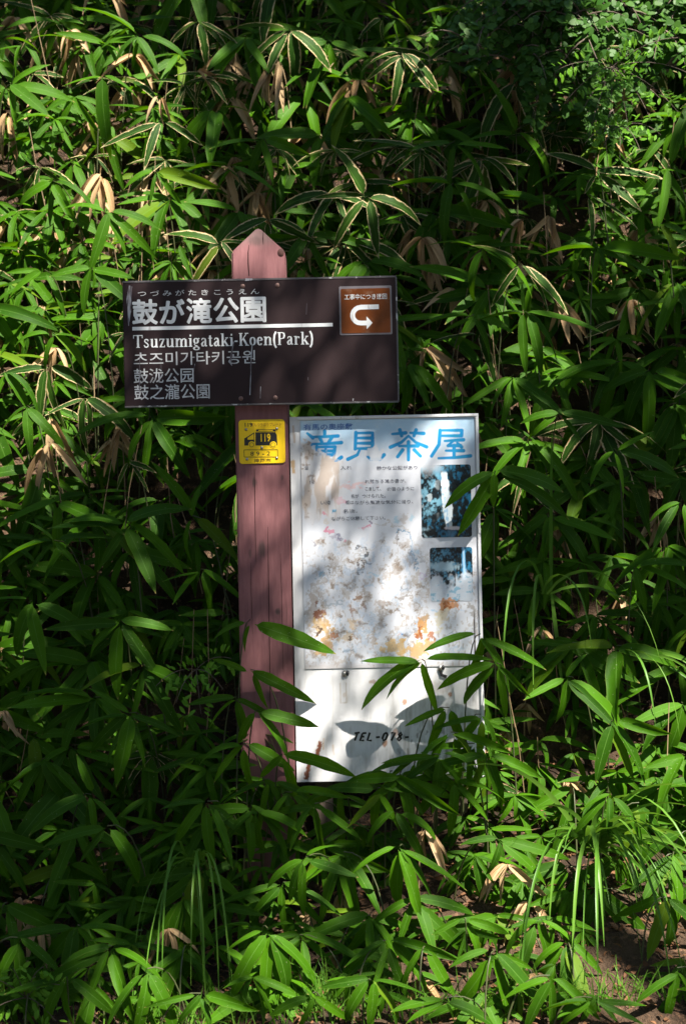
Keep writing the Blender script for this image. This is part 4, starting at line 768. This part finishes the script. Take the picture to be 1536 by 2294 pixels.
for i in range(170):
    px, py = random.uniform(-60, 1600), random.uniform(-60, 1900); Y = front(px, py, random.uniform(.0, .12)); a = P(px, py, Y); c = a + Vector((random.uniform(-.08, .08), random.uniform(-.08, .02), random.uniform(.12, .4)))
    if blocked(a) or blocked(c): continue
    v, f = tube([a, (a + c) / 2 + Vector((random.uniform(-.015, .015), 0, 0)), c], .0018, .0011, 4); o_ = len(V); V += v; F += [tuple(q + o_ for q in w_) for w_ in f]
tag(link('dry_stalks', mesh('dry_stalks', V, F, MSD, True)), 'thin dry bamboo stalks standing in the dark gaps of the bank', 'stalks', kind='stuff')
def litter(name, n, rect, label):
    it = []
    for i in range(n):
        x, y = random.uniform(rect[0], rect[1]), random.uniform(rect[2], rect[3]); z_ = zb(x, y) + random.uniform(.004, .016)
        L = random.uniform(.008, .028); t = random.uniform(0, 6.28); d = Vector((math.cos(t), math.sin(t), random.uniform(-.15, .5)))
        it.append((leaf_matrix(Vector((x, y, z_)), d, L, L * random.uniform(.2, .5), Vector((0, -.3, 1)), random.uniform(-.8, .8)), random.randrange(4)))
    batch(name, it, MLI, DRYS, label, 'leaf litter')
litter('leaf_litter', 4200, (-1.0, 1.0, -.6, .25), 'brown dry leaf litter on the soil at the foot of the bank')

# ------------------------------------------------------------------ grass clumps with single blades
def blade(root, d0, L, wd, g, n=11, bend=None):
    V, U, F = [], [], []; p = root.copy(); d = d0.normalized(); side = d.cross(Vector((0, -1, .3))).normalized()
    for i in range(n + 1):
        t = i / n; ww = wd * (1 - t ** 2.2) * (.55 + .45 * min(1, t * 5)) * .5 + .0002
        V += [p - side * ww, p + Vector((0, .18 * ww, -.25 * ww)), p + side * ww]; U += [(0, t), (.5, t), (1, t)]
        if i: a = 3 * (i - 1); F += [(a, a + 3, a + 4, a + 1), (a + 1, a + 4, a + 5, a + 2)]
        p = p + d * (L / n); d = (d + Vector((0, -.02, -g / n)) + (bend or Vector()) / n).normalized()
    return V, U, F
def grass_clump(px, py, Y, label, blades, wd=.011):
    r0 = P(px, py, Y); base = Vector((r0.x, r0.y, r0.z)); r = empty('grass_clump', base, label, 'grass', 'long-bladed grass clumps')
    for dx, dy, dz, L, g in blades:
        V, U, F = blade(Vector((random.uniform(-.02, .02), random.uniform(-.02, .02), 0)), Vector((dx, dy, dz)), L, wd * random.uniform(.75, 1.15), g)
        m = mesh('blade', V, F, MGR, True, U); at = m.attributes.new('rnd', 'FLOAT', 'POINT'); at.data.foreach_set('value', np.full(len(V), random.random(), dtype=np.float32)); link('blade', m, r)
    return r
bl = []
for i in range(44): bl.append((random.uniform(-.7, .7), random.uniform(-.75, -.2), random.uniform(.2, 1.3), random.uniform(.2, .56), random.uniform(1.4, 4.6)))
grass_clump(1325, 1905, front(1325, 1905, .22), 'sunlit clump of long drooping grass blades above the bare soil', bl)
grass_clump(1225, 1330, front(1225, 1330, .26), 'dark green clump of long grass beside the waterfall photos', [(-.02, -.2, 1, .42, .3), (-.18, -.3, .7, .50, 5.2), (.2, -.3, .6, .30, 4.6), (.5, -.4, .65, .42, 3.2), (.05, -.1, -.6, .3, .6), (-.1, -.35, .5, .42, 5.5), (.75, -.3, .35, .34, 2.2)], .009)
grass_clump(1400, 1480, front(1400, 1480, .26), 'clump of long arching grass blades beside the notice board\'s lower corner', [(.6, -.3, .35, .34, 2.6), (.4, -.3, .2, .30, 2.4), (.8, -.3, .4, .32, 2.8), (.3, -.4, .4, .3, 4), (.9, -.2, .1, .3, 2), (.1, -.3, .3, .28, 4)], .009)
bl = [(random.uniform(-.45, .3), random.uniform(-.7, -.3), random.uniform(.2, .7), random.uniform(.30, .48), random.uniform(3.6, 5.4)) for i in range(13)]
grass_clump(435, 1935, front(435, 1935, .24), 'thin clump of dark drooping grass below the red post', bl, .0065)
def short_grass(name, spots, label):
    it = []; VV, FF, RR = [], [], []
    for cx, cy, rx, ry, n in spots:
        for i in range(n):
            px, py = random.gauss(cx, rx), random.gauss(cy, ry); Y = front(px, py, .0); a = P(px, py, Y); a.z = zb(a.x, a.y)
            V, U, F = blade(a, Vector((random.uniform(-.5, .5), random.uniform(-.5, .2), 1)), random.uniform(.03, .09), random.uniform(.0014, .003), random.uniform(.3, 2), 4); o_ = len(VV); VV += V; FF += [tuple(q + o_ for q in f) for f in F]; RR += [random.random()] * len(V)
    m = mesh(name, VV, FF, MGR, True); m.attributes.new('rnd', 'FLOAT', 'POINT').data.foreach_set('value', np.array(RR, dtype=np.float32)); tag(link(name, m), label, 'grass', kind='stuff')
short_grass('short_grass', [(750, 2255, 60, 25, 260), (50, 2240, 60, 35, 220), (1300, 2280, 160, 12, 160), (450, 2280, 120, 15, 160), (1000, 2285, 120, 10, 120)], 'short fine grass along the soil edge at the bank foot')

# ------------------------------------------------------------------ small-leaved shrub, fern and herbs
OV = [(0, 0), (.25, .3), (.55, .36), (.85, .2), (1, 0), (.85, -.2), (.55, -.36), (.25, -.3)]
def small_leaf(p, d, L, up, W=1.0):
    M = leaf_matrix(p, d, L, L * W, up, random.uniform(-.6, .6)); return [M @ Vector((x, y, -.12 * x * x + .1 * abs(y))) for x, y in OV]
def leafy(name, label, cat, base, twigs, lmat, spacing, Lr, trip=True, W=1.0, r0=.003):
    r = empty(name, base, label, cat); V, F = [], []; LV, LF, RR = [], [], []
    for pts in twigs:
        v, f = tube([p - base for p in pts], r0, .0008, 4); o_ = len(V); V += v; F += [tuple(q + o_ for q in w_) for w_ in f]
        for i in range(1, len(pts)):
            seg = pts[i] - pts[i - 1]; n = max(1, int(seg.length / spacing))
            for k in range(n):
                p = pts[i - 1] + seg * (k + random.random()) / n - base; sd = seg.normalized(); s_ = random.choice((-1, 1)); out = (sd.cross(Vector((0, -1, 0))).normalized() * s_ + sd * .5 + Vector((0, random.uniform(-.7, .2), random.uniform(-.3, .3)))).normalized()
                for j, dd in enumerate((out,) if not trip else (out, out + out.cross(Vector((0, -1, .2))).normalized() * .9, out - out.cross(Vector((0, -1, .2))).normalized() * .9)):
                    q = p + out * random.uniform(.004, .02); lv = small_leaf(q, dd, random.uniform(*Lr), Vector((random.uniform(-.3, .3), -.7, .7)), W); o_ = len(LV); LV += lv; LF.append(tuple(range(o_, o_ + 8))); RR += [min(1, max(0, random.gauss(.45, .25)))] * 8
    link('stem', mesh('stem', V, F, MBK, True), r)
    m = mesh('foliage', LV, LF, lmat); m.attributes.new('rnd', 'FLOAT', 'POINT').data.foreach_set('value', np.array(RR, dtype=np.float32)); tag(link('foliage', m, r), kind='stuff'); return r
def droop_twigs(px0, py0, targets, Y0, n_side=4, jit=35):
    out = []
    for px, py, Y in targets:
        a = P(px0 + random.uniform(-60, 60), py0 + random.uniform(-20, 10), Y0); c = P(px, py, Y); md = (a + c) / 2 + Vector((random.uniform(-.05, .05), -.06, .06)); pts = bez(a, md, c, 7); out.append(pts)
        for s_ in range(n_side):
            q = pts[random.randint(1, 6)]; e = q + Vector((random.uniform(-.13, .13), random.uniform(-.1, .04), random.uniform(-.13, .03))); out.append(bez(q, (q + e) / 2 + Vector((0, -.01, .03)), e, 4))
    return out
Yt = front(1250, 40, .36)
tg = [(random.uniform(985, 1440), random.uniform(20, 330), 0) for i in range(40)]
tg = [(x, y, front(x, y, random.uniform(.24, .42))) for x, y, _ in tg if y < 130 + (x - 985) * .9 and not (x > 1420 and y > 230)]
sb = P(1260, -160, Yt + .15); sb.z = zb(sb.x, sb.y + .2); sb.y += .2
leafy('leafy_shrub', 'small-leaved green shrub trailing down the top of the bank over bamboo grass', 'shrub', sb, [bez(sb, P(1255, -120, Yt + .1), P(1255, -40, Yt), 5)] + droop_twigs(1255, -40, tg, Yt, 5), MSH, .019, (.018, .032))
tg = [(random.uniform(1455, 1560), random.uniform(20, 110), 0) for i in range(9)]; tg = [(x, y, front(x, y, random.uniform(.3, .4))) for x, y, _ in tg]
Y2 = front(1540, -30, .3); s2 = P(1560, -80, Y2 + .2); s2.z = zb(s2.x, s2.y)
leafy('leafy_shrub', 'separate bright sprig of small leaves beside the trailing shrub', 'shrub', s2, droop_twigs(1550, -40, tg, Y2, 4), MSH, .019, (.018, .032))
def fern(px, py, off, label, fronds, L=.16):
    Y = front(px, py, off); base = P(px, py, Y); tw = []
    for a in fronds:
        t = math.radians(a); d = (RIGHT * math.cos(t) - UP * math.sin(t)); e = base + d * L * random.uniform(.8, 1.1) + Vector((0, -.06, 0)); tw.append(bez(base, (base + e) / 2 + Vector((0, -.03, .03)), e, 8))
    leafy('fern', label, 'fern', base, tw, MFE, .005, (.014, .024), False, .55, .0012)
fern(1370, 150, .46, 'bright green feathery fern below the small-leaved shrub', [40, 60, 80, 95, 110, 140, 10, -20, 170], .2)
fern(1385, 285, .44, 'lower feathery fern hanging under the shrub', [60, 95, 125, 20, 150], .11)
fern(440, 1500, .34, 'small herb with lobed leaflets beside the red post', [30, 80, 120, 160, -20], .09)
fern(60, 2235, .16, 'small leafy herb on the dark ground at the bank foot', [-60, -100, -30, -140, 20, 160], .09)

# ------------------------------------------------------------------ roadside tree whose crown shades the bank
SPOTS = [  # sunlit places: px, py, depth, radius in metres
 (60, 130, .07), (110, 210, .08), (40, 300, .06), (250, 230, .06), (330, 110, .06), (300, 185, .05), (340, 310, .06), (60, 430, .08), (150, 440, .07), (230, 510, .08), (320, 530, .06), (50, 560, .08), (140, 620, .07), (230, 640, .05), (60, 690, .05), (90, 830, .07), (120, 900, .04), (40, 1000, .05),
 (690, 100, .05), (640, 70, .05), (870, 140, .045), (930, 190, .04), (430, 90, .04), (470, 560, .04), (790, 130, .035), (820, 480, .05), (700, 330, .035), (585, 570, .10), (590, 600, .10), (600, 770, .03), (350, 640, .025), (560, 645, .03),
 (1380, 90, .07), (1330, 170, .06), (1370, 220, .06), (1400, 300, .05), (1290, 60, .05), (1490, 100, .06), (1480, 210, .06), (1500, 290, .05), (1230, 60, .045), (1400, 470, .045), (1180, 600, .045), (1060, 570, .04), (1280, 690, .04), (1200, 800, .03), (1100, 1000, .04),
 (590, 1110, .035), (580, 1160, .03), (700, 1080, .035), (760, 1030, .05), (830, 1000, .05), (920, 990, .05), (1000, 985, .05), (960, 1220, .035), (900, 1180, .03), (900, 1395, .045), (985, 1420, .035), (705, 1610, .05), (700, 1680, .05), (730, 1580, .035), (760, 1700, .035), (880, 1600, .03),
 (1330, 1740, .08), (1430, 1700, .08), (1500, 1800, .09), (1400, 1850, .09), (1330, 1950, .10), (1450, 1950, .10), (1500, 2080, .10), (1250, 2030, .08), (1380, 2080, .09), (1150, 2160, .09), (1060, 2200, .07), (1240, 2220, .08), (1420, 2220, .09), (1180, 1950, .06), (980, 1960, .05), (900, 2000, .05), (1050, 2060, .06), (1280, 1840, .06), (1510, 1600, .05), (1480, 1480, .04), (1460, 1200, .05), (1350, 1900, .08),
 (580, 2240, .06), (540, 2200, .04), (360, 2240, .06), (300, 2200, .04), (720, 2270, .05), (700, 1900, .04), (690, 1980, .04), (640, 2150, .04), (1140, 1560, .035), (1100, 1500, .03), (960, 1500, .03), (1270, 1580, .035), (1220, 960, .035), (140, 1560, .03), (30, 1290, .025), (430, 980, .025)]
_r2 = random.Random(5)
SPOTS += [(x + _r2.uniform(-30, 30), y + _r2.uniform(-30, 30), .05) for x in range(20, 400, 85) for y in range(90, 760, 85) if _r2.random() < .62 - (x / 1400)]
SPOTS += [(x + _r2.uniform(-30, 30), y + _r2.uniform(-30, 30), .05) for x in range(1180, 1560, 90) for y in range(1680, 2260, 85) if _r2.random() < .5]
rays = np.array([list(P(a, c, front(a, c, .3) if not (520 < a < 1085 and 500 < c < 1750) else -.01)) for a, c, r in SPOTS]); rad = np.array([r * (2.0 if (a < 400 and c < 900) or (a > 1150 and c > 1650) or c > 2100 else 1.45 if (a > 1150 and c < 320) or (c < 600 and not 520 < a < 660) else .55 if 660 < a < 1090 and 930 < c < 1560 else .85 if 660 < a < 1090 and 930 < c < 1750 else 1.2) for a, c, r in SPOTS])
S3 = np.array(SUN); e1 = np.cross(S3, (0, 0, 1)); e1 /= np.linalg.norm(e1); e2 = np.cross(S3, e1)
ra, rb = rays @ e1, rays @ e2
CC = np.array((0, .2, 1.05)) + S3 * 5.2; ca, cb = CC @ e1, CC @ e2
N = 30000
pa = ca + rng.uniform(-2.6, 2.6, N); pb_ = cb + rng.uniform(-2.6, 2.6, N); pd = CC @ S3 + rng.normal(0, .35, N)
keep = np.ones(N, bool)
for i in range(len(rad)): keep &= np.hypot(pa - ra[i], pb_ - rb[i]) > rad[i] * 1.2 + .02  # crown gaps cut along the sun rays to the chosen sunlit places
dens = fbm(pa * 3.1 + 50, pb_ * 3.1 + 50, 4); keep &= rng.random(N) < sstep(.28, .46, dens) * .55 + .45
keep &= np.hypot(pa - ca, pb_ - cb) < 2.3 + .6 * fbm(pa * 2, pb_ * 2)
hit = lambda q: q - S3 * ((q[:, 1:2] + .01) / S3[1])
P0 = pa[:, None] * e1 + pb_[:, None] * e2 + pd[:, None] * S3; hp = hit(P0); hpx, hpy = 768 + (hp[:, 0] * RIGHT.x + (hp[:, 2] - 1) * RIGHT.z) * 997, 1147 - (hp[:, 0] * UP.x + (hp[:, 2] - 1) * UP.z) * 997
signs = lambda x, y: ((x > 480) & (x < 690) & (y > 455) & (y < 620)) | ((x > 268) & (x < 900) & (y > 612) & (y < 915)) | ((x > 515) & (x < 665) & (y > 505) & (y < 1760)) | ((x > 640) & (x < 1095) & (y > 915) & (y < 1765))
keep &= ~signs(hpx, hpy)
# small crown leaves added and thinned to set the sunlight on the signs
nf = 3900; fx = rng.uniform(-.51, .34, nf); fz = rng.uniform(.37, 1.72, nf); sq = 3400 / 3.41
fpx = 768 + (fx * RIGHT.x + (fz - 1) * RIGHT.z) * sq; fpy = 1147 - (fx * UP.x + (fz - 1) * UP.z) * sq
lit = np.where((fpy < 915) & (fpy > 612), .17, np.where(fpx < 650, .13, .27)); lit0 = lit.copy()
for cx, cy, rx, ry, am in ((900, 985, 170, 50, .30), (760, 1040, 60, 70, .3), (955, 1215, 45, 60, .35), (920, 1400, 60, 55, .45), (1000, 1420, 40, 30, .3), (708, 1610, 40, 70, .75), (690, 1690, 40, 50, .7), (760, 1690, 40, 40, .5), (665, 1100, 20, 200, .25), (840, 1540, 60, 30, .2), (590, 545, 130, 75, .8), (575, 645, 60, 25, .3), (340, 650, 40, 30, .2), (600, 775, 40, 40, .2), (780, 860, 80, 40, .12), (820, 690, 50, 40, .1), (585, 1110, 60, 75, .35), (590, 990, 60, 50, .3), (600, 1430, 50, 40, .12)):
    lit = np.maximum(lit, lit0 - .05 * (lit0 > .2) + am * np.where(lit0 > .2, .85, 1) * np.exp(-(((fpx - cx) / rx) ** 2 + ((fpy - cy) / ry) ** 2)))
for cx, cy, rx, ry in ((720, 1290, 70, 90), (830, 1130, 50, 50), (1000, 1640, 90, 60)): lit -= .16 * np.exp(-(((fpx - cx) / rx) ** 2 + ((fpy - cy) / ry) ** 2))
fk = signs(fpx, fpy) & (rng.random(nf) < np.clip(-np.log(np.clip(lit, .05, .97)), 0, 3) / 2.2)
fine = np.stack([fx, np.full(nf, -.01), fz], 1)[fk]; fine = fine + S3 * (rng.normal(5.1, .2, len(fine)))[:, None]
pos = pa[:, None] * e1 + pb_[:, None] * e2 + pd[:, None] * S3; pos = pos[keep]
tb = Vector((4.4, -5.4, -.1)); tree = empty('broadleaf_tree', tb, 'tall broadleaf roadside tree whose overhanging crown dapples the bank', 'tree')
top = Vector(CC) + Vector((.9, -1.1, .3)); pts = bez(tb, tb + Vector((-.2, .1, 3.2)), top, 12); V, F = tube([p - tb for p in pts], .17, .05, 10); link('trunk', mesh('trunk', V, F, MBK, True), tree)
for i in range(9):
    q = pts[7 + i % 5]; k = pos[random.randrange(len(pos))]; e = Vector(k); V, F = tube([p - tb for p in bez(q, (q + e) / 2 + Vector((0, 0, .3)), e, 7)], .03, .006, 6); link('limb', mesh('limb', V, F, MBK, True), tree)
LV, LF, RR = [], [], []
for k, big in [(k, True) for k in pos] + [(k, False) for k in fine]:
    n_ = Vector(S3) * 1.2 + Vector((random.uniform(-.6, .6), random.uniform(-.6, .6), random.uniform(-.3, .6))); d = n_.orthogonal().normalized(); d.rotate(Matrix.Rotation(random.uniform(0, 6.28), 3, n_.normalized()))
    lv = small_leaf(Vector(k) - tb, d, random.uniform(.07, .11) if big else random.uniform(.024, .036), n_, .9); o_ = len(LV); LV += lv; LF.append(tuple(range(o_, o_ + 8))); RR += [random.random()] * 8
m = mesh('crown', LV, LF, MTR); m.attributes.new('rnd', 'FLOAT', 'POINT').data.foreach_set('value', np.array(RR, dtype=np.float32)); tag(link('crown', m, tree), kind='stuff')

# ------------------------------------------------------------------ unseen trees across the road, added to keep skylight off the bank
def far_tree(x, y, h, label):
    b0 = Vector((x, y, -.1)); t = empty('skylight_block_tree', b0, label, 'tree', 'added trees across the road'); pts = bez(Vector((0, 0, 0)), Vector((.1, .2, h * .5)), Vector((.3, .1, h * .9)), 8)
    V, F = tube(pts, .2, .05, 8); link('trunk', mesh('trunk', V, F, MBK, True), t)
    for i in range(6):
        q = pts[3 + i % 5]; e = q + Vector((random.uniform(-1.5, 1.5), random.uniform(-1.2, 1.2), random.uniform(.3, 1.2))); V, F = tube(bez(q, (q + e) / 2 + Vector((0, 0, .2)), e, 5), .05, .01, 5); link('limb', mesh('limb', V, F, MBK, True), t)
    LV, LF, RR = [], [], []
    for i in range(2600):
        u = Vector((random.gauss(0, 1), random.gauss(0, 1), random.gauss(0, 1))).normalized() * random.uniform(.45, 1) ** .5; p = Vector((u.x * 2.0, u.y * 1.6, h * .53 + u.z * h * .47)); n_ = Vector((random.uniform(-1, 1), random.uniform(-1, 1), random.uniform(.1, 1)))
        lv = small_leaf(p, n_.orthogonal(), random.uniform(.18, .32), n_, .9); o_ = len(LV); LV += lv; LF.append(tuple(range(o_, o_ + 8))); RR += [random.random()] * 8
    m = mesh('crown', LV, LF, MTR); m.attributes.new('rnd', 'FLOAT', 'POINT').data.foreach_set('value', np.array(RR, dtype=np.float32)); tag(link('crown', m, t), kind='stuff')
for x, y, h, l in ((-6.2, -7.6, 6.5, 'tall'), (-2.6, -8.4, 7.5, 'dense'), (1.0, -8.8, 6.0, 'low rounded'), (-8.5, -3.6, 6.0, 'leaning'), (8.6, -6.4, 5.0, 'short'), (5.0, -9.2, 5.5, 'broad')):
    far_tree(x, y, h, l + ' leafy tree added out of view across the road to cut skylight')
